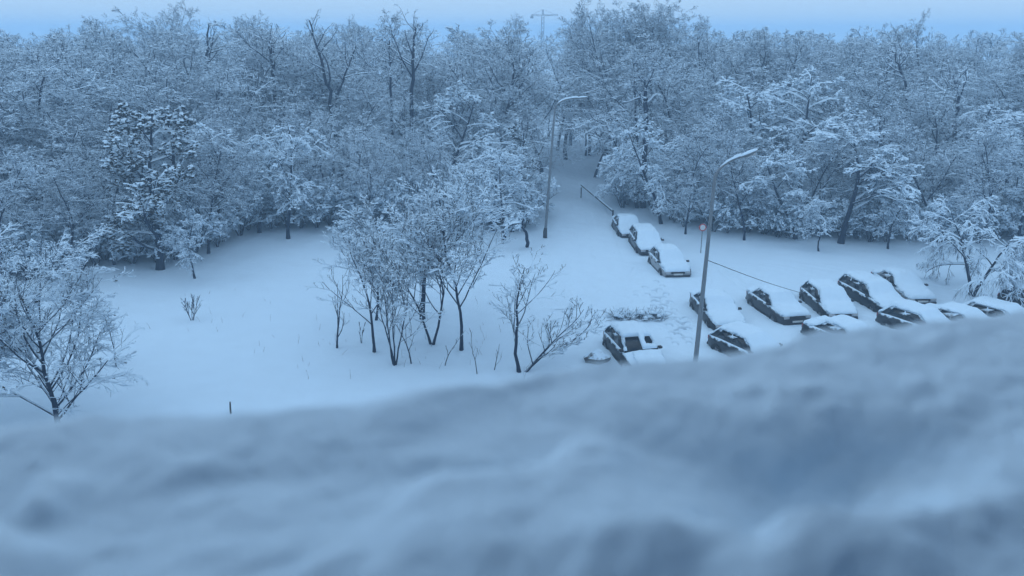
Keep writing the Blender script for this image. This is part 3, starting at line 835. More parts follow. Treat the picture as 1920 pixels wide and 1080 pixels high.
# umbrella tree at right
meadow(730, 1822, 555, 375, 'umbrella-shaped weeping tree with V trunk behind the right-hand cars', name='weeping_tree', trunks=2, spread=0.35, r=0.10, n=(13, 7, 7, 4), clear=0.35, ang=(68, 48, 42, 38),
       ratio=(0.6, 0.5, 0.55, 0.85), trop=(-0.02, -0.10, -0.2, -0.3), sag=(0.14, 0.2, 0.24, 0.3), snow=(0.028, 0.036), clump=400, clump_size=0.06, twig='twig', lenfall=0.3)

# ------------------------------------------------------------------ cars
CAR = dict(
    hatch=dict(L=4.05, W=0.86, H=1.47, nose=0.66, hood=0.93, tail=0.96, cowl=1.02, wtop=0.25, rtop=-1.35, rbase=-1.82, axle=(1.28, -1.25)),
    sedan=dict(L=4.50, W=0.87, H=1.42, nose=0.64, hood=0.92, tail=0.99, cowl=0.95, wtop=0.15, rtop=-0.95, rbase=-1.55, axle=(1.36, -1.28)),
    estate=dict(L=4.55, W=0.88, H=1.50, nose=0.68, hood=0.94, tail=0.98, cowl=1.05, wtop=0.35, rtop=-1.85, rbase=-2.15, axle=(1.38, -1.30)),
    suv=dict(L=4.45, W=0.91, H=1.70, nose=0.82, hood=1.08, tail=1.08, cowl=1.10, wtop=0.50, rtop=-1.80, rbase=-2.08, axle=(1.34, -1.30)),
    boxy=dict(L=4.20, W=0.84, H=1.44, nose=0.80, hood=0.96, tail=0.98, cowl=0.82, wtop=0.30, rtop=-0.95, rbase=-1.40, axle=(1.25, -1.20)),
)

def car_profile(c):
    L = c['L'] / 2
    xs = np.array([-L, -L + 0.06, c['rbase'] - 0.02 if c['rbase'] > -L + 0.15 else -L + 0.12, c['cowl'], L - 0.55, L - 0.12, L])
    zs = np.array([c['tail'] - 0.22, c['tail'] - 0.04, c['tail'], c['hood'], c['hood'] - 0.10, c['nose'] + 0.02, c['nose'] - 0.16])
    return xs, zs

def quad_prism(a, b, c_, d, th):
    """thin plate over four corners, thickness along the outward normal"""
    P = np.array([a, b, c_, d], float)
    nrm = np.cross(P[1] - P[0], P[3] - P[0]); nrm = nrm / np.linalg.norm(nrm)
    return np.concatenate([P - nrm * 0.002, P + nrm * th])

car_cache = {}
def car_parts(kind, seed, snow_t, bare):
    key = (kind, seed)
    c = CAR[kind]; rg = np.random.default_rng(seed)
    L, W = c['L'] / 2, c['W']
    px_, pz_ = car_profile(c)
    parts = {}
    # body loft
    X = np.concatenate([[-L, -L + 0.05, -L + 0.18], np.linspace(-L + 0.4, L - 0.4, 13), [L - 0.2, L - 0.08, L]])
    rings = []
    for x in X:
        e = abs(x) / L
        w = W * (1 - 0.16 * e ** 6 - 0.03 * e ** 2)
        zt = np.interp(x, px_, pz_)
        zb = 0.22 + 0.10 * max(0, (e - 0.9) * 10) * 0.8
        hh = zt - zb
        half = [(0.0, zb), (w * 0.86, zb), (w * 0.965, zb + 0.10 * hh), (w, zb + 0.38 * hh), (w * 0.985, zb + 0.66 * hh), (w * 0.955, zb + 0.90 * hh), (w * 0.88, zb + 0.985 * hh), (w * 0.5, zt + 0.02), (0.0, zt + 0.028)]
        ring = half + [(-a, b) for a, b in half[-2:0:-1]]
        rings.append([(x, a, b) for a, b in ring])
    rg_n = len(rings[0])
    V = np.array(rings).reshape(-1, 3)
    F = []
    for k in range(len(X) - 1):
        for i in range(rg_n):
            j = (i + 1) % rg_n
            F.append((k * rg_n + i, k * rg_n + j, (k + 1) * rg_n + j, (k + 1) * rg_n + i))
    F.append(tuple(range(rg_n - 1, -1, -1))); F.append(tuple((len(X) - 1) * rg_n + i for i in range(rg_n)))
    parts['body'] = (mesh_from('car_body', V, [tuple(reversed(f)) for f in F], True), 'paint', None)
    # cabin frustum
    bz0, bz1 = c['hood'] - 0.03, c['tail'] - 0.03
    bw, tw = W * 0.90, W * 0.70
    zr = c['H']
    cb = [(c['rbase'], -bw * .95, bz1), (c['cowl'], -bw * .97, bz0), (c['cowl'], bw * .97, bz0), (c['rbase'], bw * .95, bz1)]
    ct = [(c['rtop'], -tw * .95, zr - .05), (c['wtop'], -tw, zr - .02), (c['wtop'], tw, zr - .02), (c['rtop'], tw * .95, zr - .05)]
    s = Soup()
    # roof with slight crown: split into mid row
    s.hexa(cb + ct)
    xm = (c['wtop'] + c['rtop']) / 2
    s.hexa([(c['rtop'], -tw * .93, zr - .055), (c['wtop'], -tw * .98, zr - .025), (c['wtop'], tw * .98, zr - .025), (c['rtop'], tw * .93, zr - .055),
            (c['rtop'] + .15, -tw * .75, zr + .0), (c['wtop'] - .15, -tw * .75, zr + .02), (c['wtop'] - .15, tw * .75, zr + .02), (c['rtop'] + .15, tw * .75, zr + .0)])
    parts['cabin'] = (s.mesh('car_cabin'), 'paint', None)
    cb = np.array(cb); ct = np.array(ct)
    def bil(A, B, Cc, D, u, v):   # A,B base; D,C top
        return (A * (1 - u) + B * u) * (1 - v) + (D * (1 - u) + Cc * u) * v
    def pane(A, B, Cc, D, u0, u1, v0, v1):
        q = [bil(A, B, Cc, D, u0, v0), bil(A, B, Cc, D, u1, v0), bil(A, B, Cc, D, u1, v1), bil(A, B, Cc, D, u0, v1)]
        ss_ = Soup(); ss_.hexa(quad_prism(*q, 0.008)); return ss_.mesh('car_pane')
    r0, f0, f1, r1 = cb; rt0, ft0, ft1, rt1 = ct
    wins = []
    wins.append(('windshield', pane(f0, f1, ft1, ft0, .07, .93, .08, .92)))
    wins.append(('rear_window', pane(r1, r0, rt0, rt1, .09, .91, .15, .9)))
    for (A, B, Cc, D) in ((r0, f0, ft0, rt0), (f1, r1, rt1, ft1)):
        fl = A is r0
        for (u0, u1) in ((.08, .30), (.34, .60), (.64, .90)) if kind in ('estate', 'suv') else ((.12, .46), (.50, .88)):
            if not fl: u0, u1 = 1 - u1, 1 - u0
            wins.append(('side_window', pane(A, B, Cc, D, u0, u1, .10, .88)))
    parts['windows'] = wins
    # wheels
    wr = 0.33 if kind == 'suv' else 0.305
    a = np.linspace(0, 2 * math.pi, 21)[:-1]
    prof = [(wr * .62, 0.10), (wr * .93, 0.105), (wr, 0.08), (wr, -0.08), (wr * .93, -0.105), (wr * .62, -0.10)]
    V = np.array([(r_ * math.cos(t), y_, r_ * math.sin(t)) for r_, y_ in prof for t in a]); nA = len(a)
    F = [(k * nA + i, k * nA + (i + 1) % nA, (k + 1) * nA + (i + 1) % nA, (k + 1) * nA + i) for k in range(len(prof) - 1) for i in range(nA)]
    tyre = mesh_from('car_tyre', V, F, False)
    s = Soup()
    V = [(0, 0.075, 0)] + [(wr * .60 * math.cos(t), 0.07, wr * .60 * math.sin(t)) for t in a]
    s.add(V, [(0, 1 + i, 1 + (i + 1) % nA, 1 + (i + 2) % nA) for i in range(0, nA, 2)])
    for k in range(5):
        t = k * 2 * math.pi / 5
        d = np.array((math.cos(t), 0, math.sin(t))); n_2 = np.array((-math.sin(t), 0, math.cos(t)))
        q = [d * .03 - n_2 * .025, d * wr * .6 - n_2 * .035, d * wr * .6 + n_2 * .035, d * .03 + n_2 * .025]
        s.hexa([p + np.array((0, .076, 0)) for p in q] + [p + np.array((0, .092, 0)) for p in q])
    rim = s.mesh('car_rim')
    parts['wheel'] = (tyre, rim, wr)
    # arches: dark lips
    def arch(sx, sy):
        s = Soup()
        t = np.linspace(0.0, math.pi, 11)
        w = W * (1 - 0.16 * (abs(sx) / L) ** 6 - 0.03 * (abs(sx) / L) ** 2)
        for k in range(10):
            V = []
            for yy in (w * 0.90, w + 0.012):
                for tt, r_ in ((t[k], wr + .02), (t[k + 1], wr + .02), (t[k + 1], wr + .075), (t[k], wr + .075)):
                    V.append((sx + r_ * math.cos(tt), sy * yy, wr + r_ * math.sin(tt)))
            s.hexa(V)
        # dark inside of the arch
        V = []
        for yy in (w * 0.6, w + 0.004):
            V += [(sx - wr - .03, sy * yy, .2), (sx + wr + .03, sy * yy, .2), (sx + wr * .75, sy * yy, wr * 1.85), (sx - wr * .75, sy * yy, wr * 1.85)]
        s.hexa(V)
        return s.mesh('car_arch')
    parts['arches'] = [arch(ax, sy) for ax in c['axle'] for sy in (-1, 1)]
    # lamps, grille, bumper, plate, mirrors, sill
    zn = c['nose']
    fx = L - 0.03
    def bx(*b): s = Soup(); s.box(*b); return s.mesh('car_detail')
    ex = W * 0.84
    parts['details'] = [('headlight', bx(L - .16, L + .012, .42, ex - .04, zn - .17, zn - .03), 'lens'), ('headlight', bx(L - .16, L + .012, -ex + .04, -.42, zn - .17, zn - .03), 'lens'),
                        ('grille', bx(L - .1, L + .016, -.38, .38, zn - .16, zn - .05), 'black'), ('bumper', bx(L - .12, L + .04, -ex + .02, ex - .02, .30, .42), 'black'),
                        ('number_plate', bx(L + .04, L + .05, -.26, .26, .42, .53), 'plate'),
                        ('tail_light', bx(-L - .012, -L + .15, .52, ex - .03, c['tail'] - .32, c['tail'] - .12), 'tail'), ('tail_light', bx(-L - .012, -L + .15, -ex + .03, -.52, c['tail'] - .32, c['tail'] - .12), 'tail'),
                        ('rear_bumper', bx(-L - .04, -L + .12, -ex + .02, ex - .02, .34, .46), 'black'),
                        ('mirror', bx(c['cowl'] - .28, c['cowl'] - .10, W * .90, W * .93 + .12, bz0 + .04, bz0 + .13), 'black'), ('mirror', bx(c['cowl'] - .28, c['cowl'] - .10, -W * .93 - .12, -W * .90, bz0 + .04, bz0 + .13), 'black'),
                        ('sill', bx(c['axle'][1] + .42, c['axle'][0] - .42, W * .93, W + .008, .2, .30), 'black'), ('sill', bx(c['axle'][1] + .42, c['axle'][0] - .42, -W - .008, -W * .93, .2, .30), 'black')]
    for sy in (-1, 1):
        for dx in (0.12, -0.82):
            parts['details'].append(('door_handle', bx(dx, dx + .18, *sorted((sy * W * .97, sy * (W + .018))), c['hood'] - .17, c['hood'] - .13), 'black'))
    # snow over hood, glass, roof and tail
    xs = np.linspace(-L + 0.02, L - 0.01, 64)
    tx = np.array([-L, c['rbase'] - .02, c['rtop'], c['wtop'], c['cowl'] + .02, L - 0.5, L]); tz = np.array([c['tail'], c['tail'], zr, zr + .02, c['hood'], c['hood'] - .08, c['nose']])
    order = np.argsort(tx); tx, tz = tx[order], tz[order]
    top = np.interp(xs, tx, tz)
    kk = np.exp(-np.linspace(-2, 2, 9) ** 2); kk /= kk.sum()
    top_s = np.convolve(np.pad(top, 4, 'edge'), kk, 'valid')
    top_s = np.maximum(top_s, top)
    wx = np.array([-L, -L + .1, c['rbase'] - .05, c['rtop'], c['wtop'], c['cowl'] + .1, L - .3, L]); ww = np.array([W * .78, W * .9, W * .9, tw * 1.04, tw * 1.06, W * .93, W * .9, W * .76])
    order = np.argsort(wx)
    wid = np.interp(xs, wx[order], ww[order])
    vv = np.linspace(-1, 1, 25)
    t_ = snow_t * (1 + 0.22 * np.sin(xs * 2.1 + seed) + 0.12 * np.sin(xs * 5.3 + 2 * seed))
    endf = np.clip(np.minimum(xs + L, L - xs) / 0.16, 0.05, 1) ** 0.5
    rag = 1 + 0.05 * rg.normal(size=(len(xs), 2))
    rag = np.stack([np.convolve(np.pad(rag[:, k], 1, 'edge'), (.3, .4, .3), 'valid') for k in range(2)], -1)
    G = np.zeros((len(xs), len(vv), 3))
    for k, v in enumerate(vv):
        f = (1 - abs(v) ** 5)
        y = v * wid * (rag[:, 0] if v < 0 else rag[:, 1])
        lump = 0.018 * np.sin(xs * 7 + v * 5 + seed) * np.sin(v * 6 - xs * 3) + rg.normal(size=len(xs)) * 0.006
        z = top_s + (t_ * f + lump) * endf
        drop = np.where(abs(v) > .98, 0.05 + 0.03 * rg.random(len(xs)), 0.0)
        G[:, k] = np.stack([xs, y, z - drop], -1)
    V = G.reshape(-1, 3)
    nv = len(vv); nxs = len(xs)
    idx = np.arange(nxs * nv).reshape(nxs, nv)
    F = [(idx[a_, b_], idx[a_ + 1, b_], idx[a_ + 1, b_ + 1], idx[a_, b_ + 1]) for a_ in range(nxs - 1) for b_ in range(nv - 1)]
    if bare:     # patches wiped or slid clear
        keep = []
        for f in F:
            m_ = V[list(f)].mean(0)
            if any(x0 < m_[0] < x1 and y0 < m_[1] < y1 for x0, x1, y0, y1 in bare): continue
            keep.append(f)
        F = keep
    # underside skirt closes the shell
    Vb = V.copy(); Vb[:, 2] = np.repeat(top, nv) - 0.02; Vb[:, 1] *= 0.97
    nV = len(V)
    from collections import Counter
    ec = Counter()
    for f in F:
        for a_, b_ in zip(f, f[1:] + f[:1]): ec[(min(a_, b_), max(a_, b_))] += 1
    F2 = list(F)
    for f in F:
        for a_, b_ in zip(f, f[1:] + f[:1]):
            if ec[(min(a_, b_), max(a_, b_))] == 1: F2.append((b_, a_, a_ + nV, b_ + nV))
    Vt = np.concatenate([V, Vb])
    parts['snow'] = mesh_from('car_snow', Vt, [tuple(int(q) for q in f) for f in F2], True)
    return parts

def car(kind, paint, front, heading_from, label, seed=0, snow_t=0.14, bare=None, name='parked_car', centre=None, heading=None, sink=0.27, side=1):
    """front / heading_from: pixels of the near and far end of the visible side on the ground"""
    c = CAR[kind]
    if centre is None:
        f = at(*front)[:2]; r = at(*heading_from)[:2]
        fw_ = (f - r) / np.linalg.norm(f - r)
        right = np.array((-fw_[1], fw_[0])) * side       # away from the visible side
        if right[0] < 0: right = -right
        ctr = f - fw_ * (c['L'] / 2) + right * c['W']
        hd = math.atan2(fw_[1], fw_[0])
    else:
        ctr = np.asarray(centre)[:2]; hd = heading
    z = float(ground_h(ctr[0], ctr[1])) + 0.03 - sink
    root = thing(name, (ctr[0], ctr[1], z), hd, label, 'car', 'parked snow-covered cars')
    root.scale = (0.98, 1.08, 0.92)
    pr = car_parts(kind, seed, snow_t * 0.8, bare)
    link('body', pr['body'][0], PAINT[paint], root)
    link('cabin', pr['cabin'][0], PAINT[paint], root)
    for nm, me in pr['windows']: link(nm, me, M['glass'], root)
    tyre, rim, wr = pr['wheel']
    for ax in c['axle']:
        for sy in (-1, 1):
            w = link('wheel', tyre, M['rubber'], root); w.location = (ax, sy * (c['W'] - 0.085), wr)
            if sy < 0: w.rotation_euler = (0, 0, math.pi)
            link('rim', rim, M['rim'], w)
    for a_ in pr['arches']: link('wheel_arch', a_, M['black'], root)
    for nm, me, mt in pr['details']: link(nm, me, M[mt], root)
    link('snow_cover', pr['snow'], M['snow'], root)
    return root

car('sedan', 'black', (1163, 447), (1143, 416), 'dark car farthest up the row of three beside the path', 1, 0.13)
car('estate', 'graphite', (1198, 481), (1181, 455), 'dark grey car in the middle of the row of three by the path', 2, 0.12)
car('hatch', 'silver', (1245, 522), (1217, 492), 'pale hatchback thickly capped with snow, nearest of the row of three by the path', 3, 0.20)
car('sedan', 'black', (1338, 622), (1295, 574), 'dark car half hidden behind the near lamp post pole', 4, 0.14)
car('boxy', 'graphite', (1466, 612), (1418, 579), 'boxy dark grey car with flat snow slab, first right of the near lamp post car', 5, 0.16)
car('hatch', 'black', (1550, 601), (1506, 564), 'black hatchback with wheel showing, second of the angled row right of the boxy car', 6, 0.15)
car('estate', 'black', (1655, 592), (1577, 549), 'long dark estate car, third of the angled row', 7, 0.15)
car('sedan', 'silver', (1700, 572), (1640, 534), 'pale car half melted into snow, rearmost of the angled row', 8, 0.2)
hdr = math.atan2(-0.86, 0.5)
for kind, paint, px, py, zz, lab, sd, hd in (
        ('sedan', 'black', 1600, 600, 1.3, 'car roof with dark window strip poking over the balcony snow under the angled row', 9, hdr),
        ('hatch', 'graphite', 1735, 573, 1.35, 'rounded snow-capped car below the estate, right part of near row', 10, hdr),
        ('sedan', 'silver', 1815, 571, 1.35, 'car buried to a smooth white hump, second from right in the near row', 11, hdr + .1),
        ('hatch', 'silver', 1888, 567, 1.3, 'car with arched window line at the right end of the near row', 12, hdr + .1),
        ('estate', 'black', 1972, 545, 1.2, 'dark car cut off by the right picture edge', 13, hdr),
        ('hatch', 'graphite', 1412, 618, 1.3, 'snow-capped roof just above the balcony snow right of the near lamp post', 15, hdr)):
    car(kind, paint, None, None, lab, sd, 0.17, centre=at(px, py, zz), heading=hd)
car('hatch', 'black', None, None, 'dark car with partly wiped windows standing alone left of the near lamp post', 14, 0.15, centre=at(1190, 611, 1.45), heading=math.atan2(-0.95, 0.22),
    bare=[(0.3, 0.95, -0.65, 0.05), (0.35, 0.8, 0.25, 0.6), (0.95, 1.12, -0.9, 0.9), (1.1, 2.2, -0.9, -0.5)])

# ------------------------------------------------------------------ street lamps
def lamp_post(base, top, arm_end, label, head_dir):
    base = np.array(base, float); top = np.array(top, float); arm_end = np.array(arm_end, float)
    root = thing('street_lamp', base, 0, label, 'street lamp', 'street lamps')
    T = top - base; A = arm_end - base
    s = Soup(); s.tube([np.array((0, 0, -0.2)), T * 0.12, T * 0.5, T], [0.105, 0.10, 0.085, 0.06], 12); link('pole', s.mesh('pole', True), M['steel'], root)
    s = Soup(); s.tube([np.array((0, 0, -0.1)), np.array((0, 0, 0.35)) + T * 0.0, T * 0.07], [0.15, 0.15, 0.11], 12); link('base_sleeve', s.mesh('base_sleeve', True), M['dark_steel'], root)
    ts = np.linspace(0, 1, 10)[:, None]
    up = unit(T); ctrl = T + up * (np.linalg.norm(A - T) * 0.45)
    B = (1 - ts) ** 2 * T + 2 * ts * (1 - ts) * ctrl + ts ** 2 * A
    s = Soup(); s.tube(B, np.linspace(0.06, 0.035, 10), 10); link('arm', s.mesh('arm', True), M['steel'], root)
    n = Soup()
    Q = B.copy(); Q[:, 2] += 0.035
    V, F = snow_strips(Q[None], np.full((1, 10), 0.045), 0.02, 0.05, np.random.default_rng(4)); n.add(V, F)
    d = unit(B[-1] - B[-3]); side = unit(np.cross(d, (0, 0, 1.0))); upv = np.cross(side, d)
    # lantern: tapered shell
    secs = [(-0.05, .05, .04, .04), (0.10, .09, .07, .06), (0.36, .12, .08, .06), (0.54, .09, .06, .05), (0.62, .03, .02, .02)]
    V = []; ns = 10
    for x, w, hu, hd in secs:
        for k in range(ns):
            t = k * 2 * math.pi / ns
            y = math.cos(t) * w; z = math.sin(t) * (hu if math.sin(t) > 0 else hd)
            V.append(B[-1] + d * x + side * y + upv * z)
    F = [(k * ns + i, k * ns + (i + 1) % ns, (k + 1) * ns + (i + 1) % ns, (k + 1) * ns + i) for k in range(len(secs) - 1) for i in range(ns)]
    F.append(tuple(range(ns))); F.append(tuple(len(V) - ns + i for i in range(ns)))
    link('lantern', mesh_from('lantern', V, F, True), M['steel'], root)
    s = Soup()
    q = [B[-1] + d * .12 - side * .09 - upv * .075, B[-1] + d * .5 - side * .09 - upv * .075, B[-1] + d * .5 + side * .09 - upv * .075, B[-1] + d * .12 + side * .09 - upv * .075]
    s.hexa([p - upv * .03 for p in q] + q); link('lens', s.mesh('lens'), M['lens'], root)
    # snow on the lantern
    V = []
    for x, w, hgt in ((-0.02, .04, .05), (0.10, .09, .07), (0.33, .12, .09), (0.52, .09, .07), (0.62, .03, .04)):
        for y, z in ((-1, 0.02), (-.75, .6), (0, 1), (.75, .6), (1, 0.02)):
            V.append(B[-1] + d * x + side * w * y + upv * (0.03 + hgt * z))
    F = [(k * 5 + i, k * 5 + i + 1, (k + 1) * 5 + i + 1, (k + 1) * 5 + i) for k in range(4) for i in range(4)]
    n.add(V, F)
    link('snow_cover', n.mesh('snow_cover', True), M['snow'], root)
    return root

tA = at_dist(1340, 338, 28.6); bA = tA.copy(); bA[2] = 0; bA[0] -= 0.25
bA[2] = float(ground_h(bA[0], bA[1]))
lamp_post(bA, tA, tA + np.array((0.85, -0.1, 0.85)), 'near tall street lamp with snow-capped head standing by the parked cars', None)
bB = at(1022, 443); tB = at_dist(1040, 208, bB[1])
lamp_post(bB, tB, at_dist(1084, 184, bB[1] - 0.2), 'farther street lamp at the mouth of the path into the wood', None)

# cable from the near lamp
a = at_dist(1327, 488, 28.55); b = at(1512, 552, 0.1)
ts = np.linspace(0, 1, 16)[:, None]
P = a * (1 - ts) + b * ts; P[:, 2] -= (0.08 * np.sin(ts * math.pi))[:, 0]
s = Soup(); s.tube(P, 0.014, 6)
tag(link('cable', s.mesh('cable', True), M['black']), 'thin dark cable slanting from the near lamp post down behind the cars', 'cable')

# round sign at the wood edge
sp = at(1314, 474)
root = thing('road_sign', (sp[0], sp[1], float(ground_h(sp[0], sp[1]))), 0, 'round red-rimmed road sign left of the near lamp post', 'sign')
s = Soup(); s.tube([(0, 0.03, -.2), (0, 0.03, 2.05)], .03, 8); link('post', s.mesh('post', True), M['steel'], root)
def disc(r, y0, y1, z, r_in=0.0, nseg=24):
    V = []; F = []
    for k in range(nseg):
        t = 2 * math.pi * k / nseg
        for rr_ in (r_in, r):
            for y in (y0, y1): V.append((rr_ * math.cos(t), y, z + rr_ * math.sin(t)))
    for k in range(nseg):
        j = (k + 1) % nseg
        for (p, q) in ((0, 2), (2, 3), (3, 1), (1, 0)): F.append((k * 4 + p, k * 4 + q, j * 4 + q, j * 4 + p))
    return mesh_from('disc', V, F)
link('plate', disc(.185, -.012, -.002, 1.75), M['plate'], root)
link('rim', disc(.25, -.014, .0, 1.75, .18), M['red'], root)

# long pole resting along the right edge of the path
p0 = at(1090, 347, 1.1); p1 = at(1149, 396, 0.35)
root = thing('pole_barrier', (p1[0], p1[1], 0), 0, 'long dark pole slanting beside the path above the farthest car', 'barrier')
s = Soup(); s.tube([np.array((0, 0, p1[2])), (p0 - p1) * .5 + np.array((0, 0, p1[2])), (p0 - p1) + np.array((0, 0, p1[2]))], [.085, .08, .075], 10); link('boom', s.mesh('boom', True), M['dark_steel'], root)
d = p0 - p1
s = Soup(); s.tube([np.array((d[0], d[1], -.2)), np.array((d[0], d[1], .9))], .05, 8); s.tube([np.array((.02, .02, -.2)), np.array((.02, .02, .42))], .07, 8); link('post', s.mesh('post', True), M['dark_steel'], root)
n = Soup(); Q = np.linspace(0, 1, 12)[:, None] * d + np.array((0, 0, p1[2] + .05))
V, F = snow_strips(Q[None], np.full((1, 12), .05), .02, .03, np.random.default_rng(6)); n.add(V, F); link('snow_cover', n.mesh('snow_cover', True), M['snow'], root)

# stakes and stumps
def stake(px, py, top, r, label, name='wooden_stake'):
    p = at(px, py); h = at_dist(px, top, p[1])[2]
    root = thing(name, (p[0], p[1], float(ground_h(p[0], p[1]))), 0, label, 'post')
    s = Soup(); s.tube([(0, 0, -.2), (0.01, 0, h * .5), (0.03, 0, h)], [r, r * .95, r * .8], 8); link('shaft', s.mesh('shaft', True), M['wood'], root)
    n = Soup(); V, F = blobs(np.array([(0.03, 0, h + .01)]), np.array([r * 1.3]), np.random.default_rng(3), .6); n.add(V, F); link('snow_cap', n.mesh('snow_cap', True), M['snow'], root)
stake(433, 779, 757, .035, 'short dark stake in the meadow snow right above the balcony snow')
stake(1195, 424, 414, .10, 'dark stub in the snow right of the farthest parked car')
stake(1237, 455, 446, .10, 'dark stub in the snow right of the middle car of the row')

# low brush heap
p = at(1196, 598)
root = thing('brush_heap', (p[0], p[1], float(ground_h(p[0], p[1]))), 0, 'low snow-dusted brush heap behind the lone dark car', 'brush')
rg = np.random.default_rng(77)
nS = 520
st = np.stack([rg.uniform(-1.3, 1.3, nS), rg.normal(0, .22, nS), np.full(nS, -.05)], -1)
dd = np.stack([rg.normal(0, .8, nS), rg.normal(0, .5, nS), rg.uniform(.25, .8, nS)], -1)
P, Q = grow(st, dd, rg.uniform(.35, .8, nS), np.full(nS, .013), np.full(nS, .006), 4, .2, -.06, rg, .1)
c = Soup(); n = Soup(); V, F = tubes(P, Q, 3); c.add(V, F); V, F = snow_strips(P, Q, .014, .02, rg, .5); n.add(V, F)
V, F = blobs(np.stack([rg.uniform(-1.2, 1.2, 130), rg.normal(.1, .2, 130), rg.uniform(.15, .42, 130)], -1), rg.uniform(.05, .18, 130), rg); n.add(V, F)
link('twigs', c.mesh('twigs', True), M['twig_red'], root); link('snow_cover', n.mesh('snow_cover', True), M['snow'], root)

# half-buried boulder near the balcony snow
p = at(1118, 676)
bm = bmesh.new(); bmesh.ops.create_icosphere(bm, subdivisions=3, radius=1)
for v in bm.verts:
    f = 1 + 0.18 * math.sin(v.co.x * 4 + 1) * math.sin(v.co.y * 5) + 0.1 * math.sin(v.co.z * 7)
    v.co = Vector((v.co.x * .55, v.co.y * .4, v.co.z * .38)) * f
me = bpy.data.meshes.new('boulder'); bm.to_mesh(me); bm.free()
o = link('boulder', me, M['stone']); o.location = (p[0], p[1], 0.1)
tag(o, 'dark half-buried boulder at the edge of the balcony snow', 'boulder')

# ------------------------------------------------------------------ tower crane far off
D = 280.0
top = at_dist(1018, 18, D); jib = at_dist(1018, 31, D)
root = thing('tower_crane', (top[0], D, 0), 0, 'tower crane faint in the haze above the wood', 'crane')
Hj = jib[2]; Ht = top[2]
s = Soup()
def lattice(s, a, b, w, nseg, t):
    a = np.array(a, float); b = np.array(b, float); d = unit(b - a)
    u = unit(np.cross(d, (0, 1, 0.001))); v = np.cross(d, u)
    cor = [u * w + v * w, u * w - v * w, -u * w - v * w, -u * w + v * w]
    for c_ in cor: s.tube([a + c_, b + c_], t, 4, False)
    for k in range(nseg):
        for q in range(4):
            s.tube([a + (b - a) * k / nseg + cor[q], a + (b - a) * (k + 1) / nseg + cor[(q + 1) % 4]], t * .7, 4, False)
lattice(s, (0, 0, -1), (0, 0, Hj), .4, 14, .08); link('mast', s.mesh('mast'), M['steel'], root)
s = Soup(); lattice(s, (0, 0, Hj + .4), (5.0, 0, Hj + .5), .20, 12, .045); link('jib', s.mesh('jib'), M['steel'], root)
s = Soup(); lattice(s, (0, 0, Hj + .4), (-3.9, 0, Hj + .42), .20, 5, .045); link('counter_jib', s.mesh('counter_jib'), M['steel'], root)
s = Soup(); s.box(-4.1, -3.2, -.4, .4, Hj - .6, Hj + .2); link('counterweight', s.mesh('counterweight'), M['steel'], root)
s = Soup(); lattice(s, (0, 0, Hj + .4), (0, 0, Ht), .2, 4, .07); link('apex', s.mesh('apex'), M['steel'], root)
s = Soup(); s.tube([(0, 0, Ht), (4, 0, Hj + .7)], .03, 4, False); s.tube([(0, 0, Ht), (-3.4, 0, Hj + .7)], .04, 4, False); link('tie', s.mesh('tie'), M['steel'], root)

# ------------------------------------------------------------------ balcony: parapet, snow, house wall
YAW = math.atan2(0.30, 1.0)
ZS = -0.20                    # snow level below the lens
K0 = abs(ZS) / 0.30
ca, sa = math.cos(YAW), math.sin(YAW)
def to_ledge(x, y): return x * ca + y * sa, -x * sa + y * ca      # along, outward
lx, lu = to_ledge(*at(1050, 656, CAM_H + ZS)[:2])
U_OUT = lu
U_IN = U_OUT - 0.42
bal = Matrix.Translation((0, 0, CAM_H)) @ Matrix.Rotation(YAW, 4, 'Z')

